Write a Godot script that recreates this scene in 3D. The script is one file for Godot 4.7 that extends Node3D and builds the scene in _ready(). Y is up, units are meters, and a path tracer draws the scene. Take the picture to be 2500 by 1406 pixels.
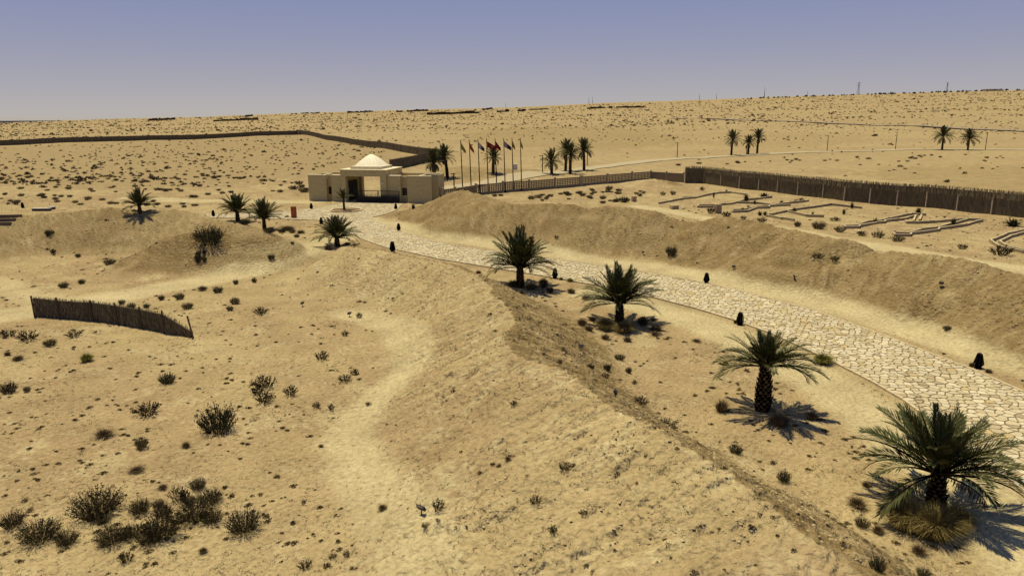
extends Node3D
# A gatehouse in the desert seen from a drone twelve metres up. All positions are in metres.

const RIDGES = [
	[0.0, [[-12.71, -56.51, 2.2, 5.3, 4.5], [-9.02, -53.46, 2.5, 5.1, 5.0], [-5.78, -48.75, 2.4, 5.0, 4.5], [-3.08, -45.26, 2.5, 4.8, 5.5], [-1.29, -41.29, 2.7, 4.8, 6.0], [-0.57, -35.56, 2.9, 5.1, 6.2], [-0.25, -29.96, 2.9, 5.3, 5.8], [0.77, -26.72, 2.9, 5.3, 6.2], [2.09, -23.89, 3.0, 5.1, 7.5], [3.32, -21.63, 3.0, 4.9, 9.0], [4.48, -19.24, 3.0, 4.8, 9.5], [5.66, -17.35, 3.0, 4.8, 9.5], [6.44, -14.94, 2.9, 4.8, 9.5], [7.06, -13.41, 2.6, 4.8, 9.5]]],
	[1.0, [[-10.42, -89.66, 1.3, 6.0, 4.5], [-8.17, -89.96, 2.6, 8.0, 6.5], [-5.57, -86.19, 3.6, 9.0, 8.0], [-2.55, -78.07, 3.3, 9.0, 7.6], [0.05, -75.83, 3.2, 9.0, 7.0], [2.91, -73.77, 3.3, 9.0, 7.0], [5.74, -71.61, 3.5, 9.0, 7.0], [7.46, -71.23, 3.1, 8.0, 7.0], [8.67, -70.16, 3.5, 8.0, 7.0], [10.79, -68.98, 3.4, 8.0, 7.0], [13.12, -67.86, 3.3, 8.0, 7.0], [15.03, -66.63, 2.7, 8.0, 7.0], [16.75, -65.31, 2.8, 7.5, 7.0], [18.14, -62.98, 3.4, 7.5, 7.0], [19.57, -61.17, 3.5, 7.5, 7.0], [21.23, -58.27, 3.3, 7.0, 7.0], [22.51, -53.69, 3.3, 6.5, 7.0], [24.21, -52.51, 3.3, 6.0, 7.0], [25.12, -50.34, 2.5, 5.5, 6.5]]],
	[1.0, [[25.65, -51.4, 2.3, 5.5, 5.9], [25.73, -47.93, 3.0, 5.5, 5.9], [27.05, -45.54, 3.2, 5.0, 6.4], [28.24, -43.66, 3.3, 5.0, 6.4], [28.89, -42.41, 3.1, 5.0, 6.4], [29.15, -39.03, 3.0, 5.0, 6.4], [29.73, -34.53, 3.0, 5.0, 6.4], [32.01, -31.62, 2.6, 5.0, 6.4]]],
	[0.75, [[-50.75, -69.45, 2.5, 8.0, 8.0], [-46.64, -70.38, 2.9, 8.0, 8.0], [-43.72, -71.46, 3.1, 8.0, 8.0], [-39.85, -72.1, 3.4, 8.0, 8.0], [-36.36, -71.79, 3.1, 8.0, 8.0], [-32.37, -71.46, 3.2, 6.0, 6.5], [-27.72, -67.16, 2.7, 6.0, 5.0], [-23.98, -63.22, 3.2, 6.0, 6.0], [-21.84, -62.01, 2.8, 5.5, 5.5], [-20.21, -63.08, 1.2, 5.0, 4.5]]],
	[1.0, [[-23.86, -64.76, 2.8, 5.5, 5.5], [-24.3, -61.25, 3.1, 5.0, 6.0], [-25.91, -60.12, 2.8, 4.5, 6.0], [-27.73, -59.89, 2.2, 4.0, 5.5], [-29.93, -60.39, 1.2, 3.5, 4.5]]],
	[0.6, [[-9.13, -153.35, 2.0, 10.0, 14.0], [-5.8, -154.08, 1.6, 10.0, 14.0], [-1.63, -160.43, 0.8, 8.0, 12.0]]],
	[0.0, [[24.54, -132.26, 0.9, 5.0, 5.0], [25.68, -128.79, 0.9, 5.0, 5.0]]]
]
const SKYLINE = [Vector2(-0.676, -0.00524), Vector2(-0.540, -0.00199), Vector2(-0.404, 0.00019), Vector2(-0.269, 0.00462), Vector2(-0.134, 0.00770), Vector2(0.001, 0.01023), Vector2(0.136, 0.01568), Vector2(0.244, 0.01789), Vector2(0.351, 0.02080), Vector2(0.458, 0.02238), Vector2(0.566, 0.02367), Vector2(0.673, 0.02427)]
const ROAD = [Vector2(-23.89, -106.52), Vector2(-15.36, -103.6), Vector2(-15.1, -95.81), Vector2(-15.88, -92.16), Vector2(-17.12, -89.17), Vector2(-14.97, -83.87), Vector2(-12.02, -78.54), Vector2(-7.59, -71.28), Vector2(-2.92, -66.84), Vector2(3.59, -62.09), Vector2(7.49, -58.65), Vector2(10.9, -55.71), Vector2(13.6, -53.05), Vector2(15.67, -50.25), Vector2(18.94, -44.52), Vector2(20.63, -39.13), Vector2(21.83, -34.59), Vector2(22.18, -33.16), Vector2(22.56, -30.6), Vector2(22.81, -27.13), Vector2(22.89, -22.87), Vector2(15.76, -14.89), Vector2(16.26, -19.19), Vector2(16.62, -21.82), Vector2(16.76, -25.41), Vector2(16.84, -29.81), Vector2(16.53, -32.13), Vector2(16.0, -34.62), Vector2(15.44, -36.73), Vector2(14.63, -39.63), Vector2(13.31, -42.54), Vector2(11.7, -45.27), Vector2(9.75, -48.0), Vector2(6.02, -52.01), Vector2(1.87, -55.64), Vector2(-3.38, -59.96), Vector2(-6.17, -62.18), Vector2(-8.46, -64.74), Vector2(-11.51, -67.74), Vector2(-14.51, -72.23), Vector2(-16.53, -75.9), Vector2(-21.2, -84.43), Vector2(-22.76, -86.87), Vector2(-25.71, -87.69), Vector2(-32.24, -89.02), Vector2(-39.22, -90.02), Vector2(-42.87, -90.54), Vector2(-44.05, -93.09), Vector2(-38.69, -92.68), Vector2(-33.88, -93.68), Vector2(-29.46, -95.14), Vector2(-28.28, -96.78), Vector2(-26.03, -99.79), Vector2(-24.21, -103.5)]
const BED = Vector2(-21.56, -95.86)
const TRACKS = [
	[1.25, 1.0, [Vector2(-17.23, -88.44), Vector2(-10.52, -78.49), Vector2(-6.06, -72.2), Vector2(0.02, -67.4), Vector2(5.34, -62.79), Vector2(11.47, -57.73), Vector2(16.36, -52.17), Vector2(19.9, -46.25), Vector2(22.23, -40.47), Vector2(23.9, -35.64), Vector2(25.32, -30.65)]],
	[1.5, 0.95, [Vector2(14.32, -16.57), Vector2(14.56, -18.79), Vector2(14.85, -22.67), Vector2(14.7, -27.44), Vector2(14.3, -31.58), Vector2(13.28, -36.22), Vector2(11.58, -40.91), Vector2(9.44, -44.42), Vector2(7.8, -46.93), Vector2(5.37, -49.51)]],
	[1.7, 0.9, [Vector2(-34.19, -42.65), Vector2(-31.84, -44.27), Vector2(-30.2, -45.72), Vector2(-27.93, -48.82), Vector2(-24.7, -52.2), Vector2(-21.81, -55.63), Vector2(-19.62, -58.7), Vector2(-18.43, -64.04), Vector2(-18.38, -71.14), Vector2(-16.89, -75.37)]],
	[1.3, 0.6, [Vector2(-45.52, -57.75), Vector2(-37.85, -53.17), Vector2(-32.75, -48.93), Vector2(-28.99, -47.27)]],
	[1.9, 0.9, [Vector2(-95.83, -128.54), Vector2(-86.47, -125.21), Vector2(-72.9, -119.84), Vector2(-59.8, -113.7), Vector2(-48.18, -108.69), Vector2(-38.8, -107.73), Vector2(-28.7, -105.71)]],
	[1.5, 1.0, [Vector2(17.18, -99.29), Vector2(20.87, -91.08), Vector2(24.1, -84.42), Vector2(28.65, -78.58), Vector2(31.96, -70.99), Vector2(35.02, -65.31), Vector2(37.54, -60.26), Vector2(40.33, -56.82), Vector2(42.95, -51.95)]],
	[1.0, 0.8, [Vector2(-10.51, -44.52), Vector2(-8.7, -43.08), Vector2(-6.9, -41.17), Vector2(-5.15, -36.12), Vector2(-4.7, -32.72), Vector2(-5.46, -30.77), Vector2(-6.17, -28.33), Vector2(-6.29, -25.76), Vector2(-5.19, -23.0), Vector2(-3.73, -20.13), Vector2(-3.01, -18.47), Vector2(-2.54, -16.6)]]]
const ACCESS_ROAD = [Vector2(-21.11, -109.05), Vector2(-17.01, -116.39), Vector2(-11.23, -124.01), Vector2(-3.67, -136.75), Vector2(6.04, -153.36), Vector2(18.09, -171.75), Vector2(38.57, -199.97), Vector2(62.88, -220.02), Vector2(82.02, -229.85), Vector2(130.33, -250.35), Vector2(174.18, -254.43), Vector2(233.55, -258.58)]
const FAR_ROAD = [Vector2(141.38, -665.78), Vector2(156.36, -638.52), Vector2(180.84, -554.14), Vector2(204.63, -470.21), Vector2(223.02, -409.74), Vector2(239.9, -352.25), Vector2(254.89, -301.41)]
const PALMS = [
	[13.27, -20.95, 3.41, 2.38, 0.36, "nearest date palm at bottom right, growing from a grass clump", 0],
	[10.38, -28.63, 3.52, 2.01, 0.57, "second nearest date palm with a thick scaly bulging trunk", 0],
	[6.37, -42.05, 3.66, 2.38, 0.36, "date palm beside the road ringed by dry clumps, fourth along the near row", 0],
	[0.59, -51.36, 4.33, 2.58, 0.36, "dense dark date palm in the picture's centre behind the mound crest", 0],
	[-16.51, -68.77, 3.12, 2.25, 0.3, "date palm at the far end of the central mound", 0],
	[-21.88, -96.09, 3.16, 1.28, 0.55, "sparse young palm in the round planting bed before the gate", 0],
	[-32.21, -86.19, 3.44, 2.21, 0.34, "left palm of the pair on the left mound's end", 0],
	[-27.05, -79.94, 3.61, 1.88, 0.36, "right palm of the pair on the left mound's end", 0],
	[-36.21, -71.56, 2.44, 1.59, 0.33, "lone palm standing behind the left mound", 0],
	[-14.54, -140.45, 6.16, 2.17, 0.55, "shaggy palm with hanging dead fronds behind the gatehouse's right wing", 1],
	[-12.32, -142.8, 6.66, 2.13, 0.6, "slim leaning palm right of the shaggy one behind the gatehouse", 1],
	[-3.61, -147.34, 5.63, 1.87, 0.55, "palm standing behind the row of flagpoles", 1],
	[8.31, -153.2, 5.51, 2.36, 0.5, "shorter palm left of the group of three by the access road", 1],
	[11.9, -163.18, 7.33, 2.33, 0.6, "tallest left palm of the group by the access road", 1],
	[12.34, -156.22, 6.58, 2.06, 0.6, "front palm of the group by the access road", 1],
	[16.15, -165.41, 7.42, 2.37, 0.58, "right-hand palm of the group by the access road", 1],
	[66.05, -224.28, 7.77, 2.7, 0.62, "left palm of the far trio beyond the frond fence", 1],
	[72.01, -227.22, 6.16, 2.36, 0.6, "short middle palm of the far trio beyond the frond fence", 1],
	[75.81, -230.48, 7.98, 2.52, 0.62, "right palm of the far trio beyond the frond fence", 1],
	[142.53, -247.48, 8.15, 3.66, 0.58, "taller left palm of the far pair at right", 1],
	[151.34, -247.95, 7.26, 3.53, 0.55, "shorter right palm of the far pair at right", 1]
]
const SALTBUSHES = [
	[-12.92, -20.7, 1.58, 0.81, "widest dark oval saltbush at left of the front-left cluster"],
	[-12.86, -20.25, 0.37, 0.27, "small dark sprig just below the wide oval saltbush"],
	[-12.41, -20.08, 0.45, 0.32, "second small dark sprig just below the wide oval saltbush"],
	[-11.6, -20.71, 0.66, 0.53, "upright brown-green saltbush right of the wide oval one"],
	[-11.25, -21.12, 0.39, 0.26, "little rounded dark saltbush above the middle of the cluster"],
	[-10.8, -20.53, 0.57, 0.45, "dark saltbush in the middle of the front-left cluster"],
	[-10.49, -22.32, 0.57, 0.41, "topmost dark saltbush of the front-left cluster"],
	[-10.36, -21.42, 0.37, 0.31, "narrow dark saltbush under the topmost one"],
	[-9.74, -21.44, 0.87, 0.42, "flat spreading dark saltbush at upper right of the cluster"],
	[-9.81, -20.48, 1.08, 0.58, "broad dark saltbush right of the cluster's centre"],
	[-9.19, -20.28, 0.7, 0.45, "dark saltbush between the broad one and the lone right-hand one"],
	[-10.37, -19.55, 1.21, 0.68, "largest dark saltbush at the bottom of the front-left cluster"],
	[-10.53, -19.16, 0.83, 0.52, "dark saltbush at the bottom edge, overlapping the largest one"],
	[-11.62, -19.13, 0.95, 0.5, "low dark saltbush at bottom left of the cluster"],
	[-11.19, -19.34, 0.6, 0.41, "dark saltbush linking the bottom row of the cluster"],
	[-8.06, -19.84, 1.05, 0.74, "rounded dark saltbush standing alone right of the cluster"],
	[-15.11, -20.02, 0.69, 0.47, "dark saltbush at the left picture edge beside the cluster"],
	[-13.86, -19.3, 1.17, 0.62, "wide dark saltbush at far left below the edge one"],
	[-12.89, -19.04, 0.69, 0.45, "twin-headed dark saltbush below left of the cluster"],
	[-13.81, -25.36, 0.49, 0.46, "dark upright shrub on bare sand above the cluster"],
	[-22.65, -31.19, 0.74, 0.51, "dark shrub at the left edge below the frond fence"],
	[-21.88, -31.28, 0.33, 0.28, "tiny dark shrub right of the left-edge shrub"],
	[-25.04, -38.2, 0.71, 0.42, "rounded dark shrub below the left half of the frond fence"],
	[-20.96, -46.04, 0.79, 0.48, "dark flat-topped shrub beyond the right end of the frond fence"],
	[-18.22, -46.94, 0.65, 0.48, "dark shrub on the slope right of the frond fence"],
	[-17.89, -45.17, 0.47, 0.36, "small dark shrub beside the slope shrub"],
	[-33.48, -60.19, 1.02, 0.55, "dark low shrub at the foot of the left mound"],
	[-38.18, -63.77, 0.5, 0.36, "small dark shrub on the left flat before the mound"],
	[10.39, -19.74, 0.46, 0.32, "dark shrub left of the nearest palm's grass clump"],
	[23.71, -38.55, 0.45, 0.31, "dark shrub on the right berm's foot"],
	[32.76, -77.86, 1.48, 0.87, "dense green bush in the garden behind the berm"],
	[31.18, -79.69, 0.8, 0.62, "round green bush left of the dense garden bush"],
	[-23.61, -64.77, 0.94, 0.51, "dark bush at the foot of the left palm pair"],
	[-20.57, -61.92, 1.04, 0.49, "dark bush under the right palm of the left pair"],
	[-24.39, -77.54, 0.96, 0.43, "dark bush in the group right of the palm pair"],
	[-23.13, -76.94, 0.78, 0.39, "dark bush in the middle of the palm pair group"]
]
const TWIG_SHRUBS = [
	[-10.75, -21.5, 0.47, 0.53, "sparse upright twigs at the top of the front-left cluster"],
	[-10.76, -18.2, 0.32, 0.32, "small reddish twiggy shrub at the bottom left edge"],
	[-15.16, -28.58, 0.82, 0.51, "spreading reddish-brown twiggy shrub left of the large green bush"],
	[-11.2, -31.38, 0.78, 0.63, "spiky brown twiggy shrub on the sand in left middle"],
	[-11.31, -30.68, 0.4, 0.29, "small dark twiggy tuft left of the spiky brown shrub"],
	[-10.65, -29.72, 0.63, 0.49, "lower spiky twiggy shrub under the spiky brown one"],
	[-26.88, -39.2, 0.82, 0.55, "spiky dark shrub below the frond fence's left end"],
	[-28.4, -39.85, 0.69, 0.39, "spiky shrub at the left edge below the frond fence"],
	[-24.74, -39.86, 0.65, 0.37, "spiky low shrub under the middle of the frond fence"],
	[-9.81, -30.52, 0.47, 0.43, "dark spiky tuft at the foot of the central mound"],
	[-9.69, -35.54, 0.54, 0.41, "dark spiky tuft on the flat left of the trodden path"],
	[-7.78, -32.33, 0.46, 0.34, "grey-green tuft beside the trodden path"],
	[-7.58, -33.48, 0.35, 0.31, "brown tuft above the grey-green one"],
	[-9.39, -39.67, 0.32, 0.32, "small dark tuft at the valley of the central mound"],
	[-9.34, -43.44, 0.3, 0.35, "dark tuft at the crease of the central mound"],
	[-15.64, -44.33, 0.66, 0.51, "dark spiky shrub left of the central mound"],
	[-5.67, -17.75, 0.29, 0.24, "spiky dark tuft at the bottom edge left of centre"],
	[-4.97, -18.01, 0.18, 0.18, "small dark tuft right of the bottom-edge one"],
	[-5.03, -17.59, 0.18, 0.15, "small dark tuft at the bottom edge"],
	[-4.54, -17.85, 0.14, 0.22, "thin upright tuft at the bottom edge"],
	[-2.1, -18.65, 0.25, 0.37, "upright dark tuft right of the black floodlight"],
	[-2.38, -18.03, 0.16, 0.18, "small tuft below the black floodlight"],
	[0.98, -16.49, 0.19, 0.25, "dark tuft on the near slope at bottom centre"],
	[1.49, -19.26, 0.28, 0.23, "starry dark tuft on the near slope"],
	[0.03, -23.45, 0.22, 0.14, "dark tuft high on the near slope"],
	[-8.3, -29.19, 0.26, 0.29, "thin tuft on the sand left of the near slope"],
	[-7.63, -29.0, 0.22, 0.28, "thin tuft right of its twin left of the near slope"],
	[-6.06, -29.11, 0.22, 0.17, "tiny tuft on the trodden path"],
	[-2.04, -18.01, 0.11, 0.09, "tiny tuft below the upright one"],
	[1.8, -17.13, 0.18, 0.13, "lone tuft low on the near slope"],
	[0.61, -17.94, 0.24, 0.24, "sparse pale twigs on the near slope"],
	[3.25, -27.6, 0.2, 0.16, "tuft on the crest of the central mound"],
	[4.15, -31.11, 0.26, 0.29, "dark tuft just behind the mound crest"],
	[5.58, -31.85, 0.22, 0.24, "dark tuft on the shaded slope, rightmost of five"],
	[1.92, -28.6, 0.18, 0.23, "dark tuft on the shaded slope, leftmost of five"],
	[5.29, -28.66, 0.51, 0.34, "leaning sparse shrub on the shaded slope"],
	[5.97, -26.18, 0.66, 0.34, "sparse green stems at the mound crest"],
	[24.64, -90.93, 0.76, 0.96, "spiky green plant left of the tall stone pillar"],
	[25.85, -88.23, 0.89, 0.74, "spiky plant right of the tall stone pillar"],
	[28.61, -83.92, 0.84, 0.66, "spiky plant at the near end of the garden borders"],
	[19.4, -61.26, 0.41, 0.34, "small spiky plant between the garden borders"],
	[33.99, -75.56, 0.85, 0.68, "leafy plant beside the pale path behind the berm"],
	[35.43, -73.65, 0.83, 0.58, "sprawling leafy plant beside the pale path"],
	[36.49, -72.58, 0.9, 0.73, "tall leafy plant beside the pale path"],
	[37.3, -70.34, 0.95, 0.55, "leafy plant at the tip of the long zigzag border"],
	[40.57, -65.35, 0.66, 0.55, "bare leafy plant in the right of the garden"],
	[42.21, -62.52, 1.34, 0.85, "large leafy plant at the curved border"],
	[21.47, -50.85, 0.63, 0.4, "spiky shrub on the face of the right berm"],
	[22.38, -50.08, 0.45, 0.4, "smaller spiky shrub on the face of the right berm"],
	[37.25, -84.27, 0.94, 0.57, "low branching plant in the garden middle"],
	[23.11, -112.58, 0.62, 0.75, "spiky plant near the fence corner"],
	[24.9, -113.68, 0.76, 0.76, "spiky plant second from the fence corner"],
	[30.73, -119.06, 0.66, 0.73, "spiky plant against the frond fence's left end"],
	[4.11, -66.65, 0.34, 0.3, "tiny tuft on the berm behind the palm"]
]
const GREEN_BUSHES = [
	[-11.59, -26.94, 1.55, 1.09, "large grey-green broom bush alone on the sand"],
	[-15.96, -32.18, 0.8, 0.51, "grey-green bush in left middle sand"],
	[-24.62, -59.26, 2.4, 1.6, "big grey-green broom bush on the left mound"],
	[13.18, -59.91, 1.02, 0.88, "dark green round bush on the right berm"],
	[9.04, -22.47, 0.49, 0.44, "blue-green bush on the shaded near slope"],
	[8.08, -24.65, 0.53, 0.36, "blue-green low bush on the shaded slope"],
	[7.93, -14.22, 0.38, 0.38, "blue-green bush at the bottom edge"],
	[10.85, -17.23, 0.39, 0.26, "dark green bush at the bottom right edge"],
	[5.37, -35.06, 0.57, 0.31, "green pair of tufts at the foot of the shaded slope"],
	[5.55, -33.31, 0.33, 0.31, "green tuft below the pair of tufts"],
	[4.47, -32.88, 0.4, 0.35, "green tuft on the shaded slope, middle of five"],
	[3.48, -31.09, 0.35, 0.27, "green tuft on the shaded slope, second of five"],
	[-32.64, -52.25, 0.77, 0.48, "green-grey shrub before the left mound"],
	[-32.09, -53.59, 0.55, 0.4, "green-grey shrub right of its twin before the left mound"],
	[-42.39, -66.91, 0.9, 0.64, "round grey-green bush high on the left mound"],
	[-19.43, -58.47, 0.6, 0.46, "green tuft beside the left dirt track"],
	[-22.48, -48.36, 0.69, 0.5, "grey-green shrub on the track's near side, fifth from the fence"],
	[-21.84, -50.6, 0.64, 0.4, "grey-green shrub on the track's near side, sixth from the fence"],
	[-20.62, -50.21, 0.72, 0.49, "grey-green shrub on the track's near side, seventh from the fence"],
	[-20.24, -52.63, 0.42, 0.42, "small grey-green shrub on the track's near side, eighth from the fence"],
	[-19.11, -53.28, 0.42, 0.42, "small grey-green shrub on the track's near side, ninth from the fence"],
	[-23.68, -48.27, 0.47, 0.36, "grey-green shrub on the track's near side, fourth from the fence"],
	[-23.81, -46.42, 0.45, 0.29, "grey-green shrub on the track's near side, third from the fence"],
	[-24.67, -46.23, 0.58, 0.42, "grey-green shrub peeping over the frond fence"],
	[-25.87, -47.32, 0.49, 0.33, "grey-green shrub on the track's near side, nearest the fence"],
	[-40.71, -64.37, 0.54, 0.4, "small grey-green shrub on the left flat"],
	[-24.8, -57.24, 0.65, 0.65, "dark green bush low on the left mound"],
	[-25.03, -57.87, 0.46, 0.46, "dark green tuft above the low bush on the left mound"],
	[-24.38, -57.37, 0.45, 0.52, "dark green tuft right of the low bush on the left mound"],
	[-24.69, -58.24, 0.33, 0.33, "uppermost dark green tuft of the left mound group"],
	[15.79, -103.68, 1.38, 0.92, "dark green spiky bush behind the berm's saddle"],
	[-21.82, -73.96, 0.66, 0.37, "green tuft near the dirt track below the orange panel"],
	[-18.94, -62.76, 0.42, 0.28, "small green tuft nearest the dirt track fork"]
]
const YELLOW_BUSHES = [
	[15.37, -34.63, 1.05, 0.73, "yellow-green bush beside the stone road"],
	[-21.47, -35.35, 0.66, 0.62, "yellow-green broom on the sand below the frond fence"],
	[4.31, -53.27, 0.55, 0.39, "yellow-green tuft at the stone road's edge"],
	[10.52, -34.53, 0.36, 0.32, "yellow-green tuft behind the second nearest palm"],
	[-27.55, -89.94, 0.7, 0.4, "yellow-green tuft left of the orange panel"]
]
const DRY_CLUMPS = [
	[-12.21, -25.45, 0.37, 0.31, "round straw-coloured clump on left sand"],
	[-13.13, -23.57, 0.57, 0.26, "flat dry clump on left sand"],
	[-11.65, -22.34, 0.35, 0.2, "small dry tuft above the front-left cluster"],
	[-15.76, -26.39, 0.79, 0.39, "sparse hair-like dry tuft on left sand"],
	[-8.82, -18.69, 0.28, 0.21, "small dry tuft below the front-left cluster"],
	[-26.22, -36.47, 0.38, 0.32, "dry brown clump at the left edge"],
	[-25.27, -35.86, 0.63, 0.38, "pale wispy dry clump near the left edge"],
	[-16.88, -66.93, 0.98, 0.75, "dry brown clump left of the palm on the mound's end"],
	[-15.78, -69.66, 0.63, 0.31, "dry clump right of the palm on the mound's end"],
	[-24.38, -79.55, 1.87, 0.71, "wide dry brown clump right of the palm pair"],
	[-22.14, -76.63, 1.03, 0.6, "dry olive clump at the right of the palm pair group"],
	[0.67, -48.64, 0.61, 0.36, "dry clump in front of the third palm"],
	[4.11, -49.65, 0.71, 0.54, "straw clump between the third palm and the fourth"],
	[3.68, -53.85, 0.4, 0.34, "small straw clump at the road lantern"],
	[-2.61, -56.2, 0.54, 0.41, "dry clump left of the third palm"],
	[5.0, -47.99, 0.82, 0.38, "straw clump left of the fourth palm's crown"],
	[4.01, -40.71, 0.78, 0.52, "brown dry clump left of the fourth palm's base"],
	[4.79, -42.44, 0.54, 0.42, "brown dry clump behind the fourth palm's base"],
	[4.32, -39.81, 0.69, 0.46, "brown dry clump in front left of the fourth palm"],
	[8.16, -40.23, 0.84, 0.51, "brown dry clump right of the fourth palm"],
	[7.95, -39.28, 0.59, 0.32, "lower brown dry clump right of the fourth palm"],
	[5.11, -38.71, 0.58, 0.4, "straw clump in front of the fourth palm"],
	[6.26, -38.32, 0.58, 0.4, "straw clump in front right of the fourth palm"],
	[8.42, -42.37, 0.37, 0.29, "wispy straw clump right of the fourth palm"],
	[10.55, -27.17, 0.97, 0.75, "dry brown clump in the shadow of the second nearest palm"],
	[12.09, -27.76, 0.6, 0.43, "dry brown clump at the shadow's tip of the second nearest palm"],
	[8.65, -28.52, 0.68, 0.78, "tall barrel-shaped dry clump left of the second nearest palm"],
	[22.35, -33.99, 0.34, 0.32, "dry tuft left of the nearest lantern"],
	[22.62, -33.13, 0.37, 0.27, "dry tuft right of the nearest lantern"],
	[13.17, -41.83, 0.27, 0.31, "dry tuft at the foot of the second nearest lantern"],
	[9.98, -38.18, 0.55, 0.22, "flat dry tuft on the sand track"],
	[10.8, -20.93, 0.67, 0.41, "grey dry shrub left of the nearest palm"],
	[10.76, -19.5, 0.43, 0.31, "brown dry shrub left below the nearest palm"],
	[11.4, -18.45, 0.48, 0.37, "dry brown shrub below the nearest palm's grass"],
	[11.72, -22.28, 0.33, 0.22, "dry twigs above the grey dry shrub"],
	[-0.15, -20.42, 0.23, 0.15, "dry tuft on the near slope"],
	[-3.93, -20.1, 0.33, 0.22, "dry wispy tuft at the foot of the near slope"],
	[-6.71, -20.2, 0.21, 0.17, "dry tuft at bottom left of the near slope"],
	[-7.17, -25.46, 0.24, 0.14, "dry tuft on the bare sand left of the path"],
	[39.69, -102.59, 0.91, 0.68, "dry round bush against the frond fence"],
	[47.45, -79.11, 0.71, 0.44, "dry bush in the long zigzag border"]
]
const TUMBLEWEEDS = [
	[2.25, -51.19, 0.76, 0.64, "round black tumbleweed right of the third palm"],
	[2.65, -49.81, 0.57, 0.4, "dark tumbleweed in the third palm's shadow"],
	[7.63, -41.33, 0.67, 0.55, "round black tumbleweed right of the fourth palm"]
]
const GRASS_CLUMPS = [
	[11.75, -19.78, 1.41, 1.41, "olive grass clump left under the nearest palm"],
	[12.26, -19.27, 1.49, 1.49, "olive grass clump in front of the nearest palm"],
	[13.09, -19.66, 1.15, 1.15, "dark grass clump right of the nearest palm's trunk"],
	[5.34, -40.61, 1.22, 0.94, "olive grass clump left of the fourth palm's trunk"],
	[6.36, -40.02, 1.34, 1.02, "olive-brown grass clump in front of the fourth palm's trunk"],
	[0.15, -51.76, 1.12, 0.65, "dark brown grass clump at the third palm's foot"],
	[1.39, -50.83, 0.93, 0.58, "dark grass clump right of the third palm's trunk"]
]
const AGAVES = [
	[37.15, -108.47, 1.44, 0.9, "dark agave rosette against the frond fence"],
	[54.31, -79.17, 1.69, 0.98, "agave rosette at the right end of the frond fence"],
	[40.5, -81.52, 0.68, 0.73, "small agave inside the zigzag border"],
	[47.97, -79.39, 0.62, 1.25, "agave with a tall leaning leaf in the long border"],
	[29.2, -92.73, 0.72, 0.62, "small agave inside the third border"],
	[30.32, -89.55, 0.65, 0.7, "agave near the near end of the fourth border"],
	[30.96, -89.52, 0.7, 0.65, "agave right of its twin at the fourth border"],
	[33.24, -104.4, 0.75, 1.28, "tall-leaved agave on the second border"],
	[40.55, -103.05, 0.92, 0.8, "agave at the far end of the third border"],
	[36.81, -100.3, 0.73, 0.67, "agave between the third border and the fence"],
	[35.02, -90.9, 0.61, 0.81, "reddish agave inside the fourth border"],
	[40.55, -89.52, 0.45, 0.8, "upright agave right of the fourth border"],
	[44.22, -95.45, 0.48, 1.28, "tall dead agave stump against the frond fence"],
	[49.85, -89.91, 0.8, 1.0, "dead fan-shaped plant at the head of the zigzag border"],
	[29.84, -108.82, 0.36, 1.21, "dry upright stake plant on the first border"],
	[33.67, -115.69, 0.38, 0.77, "dry stake plant at the bend of the first border"],
	[33.34, -100.93, 0.39, 0.79, "dark stake plant right of the tall-leaved agave"],
	[30.82, -95.59, 0.48, 0.64, "dark stake plant in the third border"],
	[36.37, -88.56, 0.3, 0.69, "thin stake plant at the end of the fourth border"]
]
const LANTERNS = [
	[22.49, -33.73, "nearest road lantern on the far edge of the stone road"],
	[13.33, -41.48, "road lantern on the near edge of the stone road behind a palm"],
	[14.21, -52.48, "road lantern on the far edge beside the berm's sand track"],
	[3.25, -54.43, "road lantern right of the centre palm"],
	[-12.17, -78.64, "road lantern on the far edge before the gate"],
	[-8.71, -52.99, "road lantern on the near edge at the mound's far end"],
	[-21.79, -83.79, "road lantern left of the palm on the mound's end"],
	[-26.7, -98.03, "road lantern left of the round planting bed"],
	[-15.29, -97.1, "road lantern right in front of the gate's right end"],
	[-11.89, -89.03, "squat lantern at the tip of the right berm"],
	[-37.02, -91.07, "lantern at the left branch of the stone road"],
	[-66.86, -100.63, "tiny lantern near the low bench at far left"]
]
const FLOODLIGHTS = [
	[3.29, -33.75, "black floodlight upper on the shaded slope"],
	[3.73, -25.08, "black floodlight lower on the shaded slope"],
	[-2.58, -18.74, "black floodlight lying at the foot of the near slope"],
	[-9.99, -43.65, "black floodlight in the valley of the central mound"],
	[11.24, -62.13, "black floodlight on the berm left of the round green bush"],
	[16.62, -54.02, "black floodlight at the berm's foot"],
	[19.39, -49.4, "black floodlight midway on the berm's face"],
	[25.17, -42.06, "black floodlight on the right-hand berm"],
	[-13.58, -46.21, "black floodlight on the slope left of the central mound"]
]
const FLAGPOLES = [Vector2(-7.38, -112.32), Vector2(-6.15, -113.43), Vector2(-4.86, -114.26), Vector2(-3.61, -115.72), Vector2(-2.32, -117.21), Vector2(-0.98, -117.46), Vector2(0.32, -119.0), Vector2(1.65, -119.26)]
const LAMP_POSTS = [
	[46.39, -208.86, 4.12, "lamp post alone between the palm groups beyond the wall"],
	[102.76, -243.35, 4.93, "first of the three far lamp posts right of the palm trio"],
	[129.37, -251.95, 5.65, "second of the three far lamp posts, left of the far palm pair"],
	[158.35, -249.83, 5.74, "far lamp post right of the far palm pair"],
	[71.16, -226.12, 4.21, "lamp post hidden among the far palm trio"],
	[6.56, -156.61, 3.47, "lamp post left of the shorter palm by the access road"],
	[18.52, -181.69, 3.99, "lamp post behind the right palm of the access road group"],
	[-12.01, -138.97, 3.67, "lamp post in front of the slim leaning palm"]
]
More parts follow.
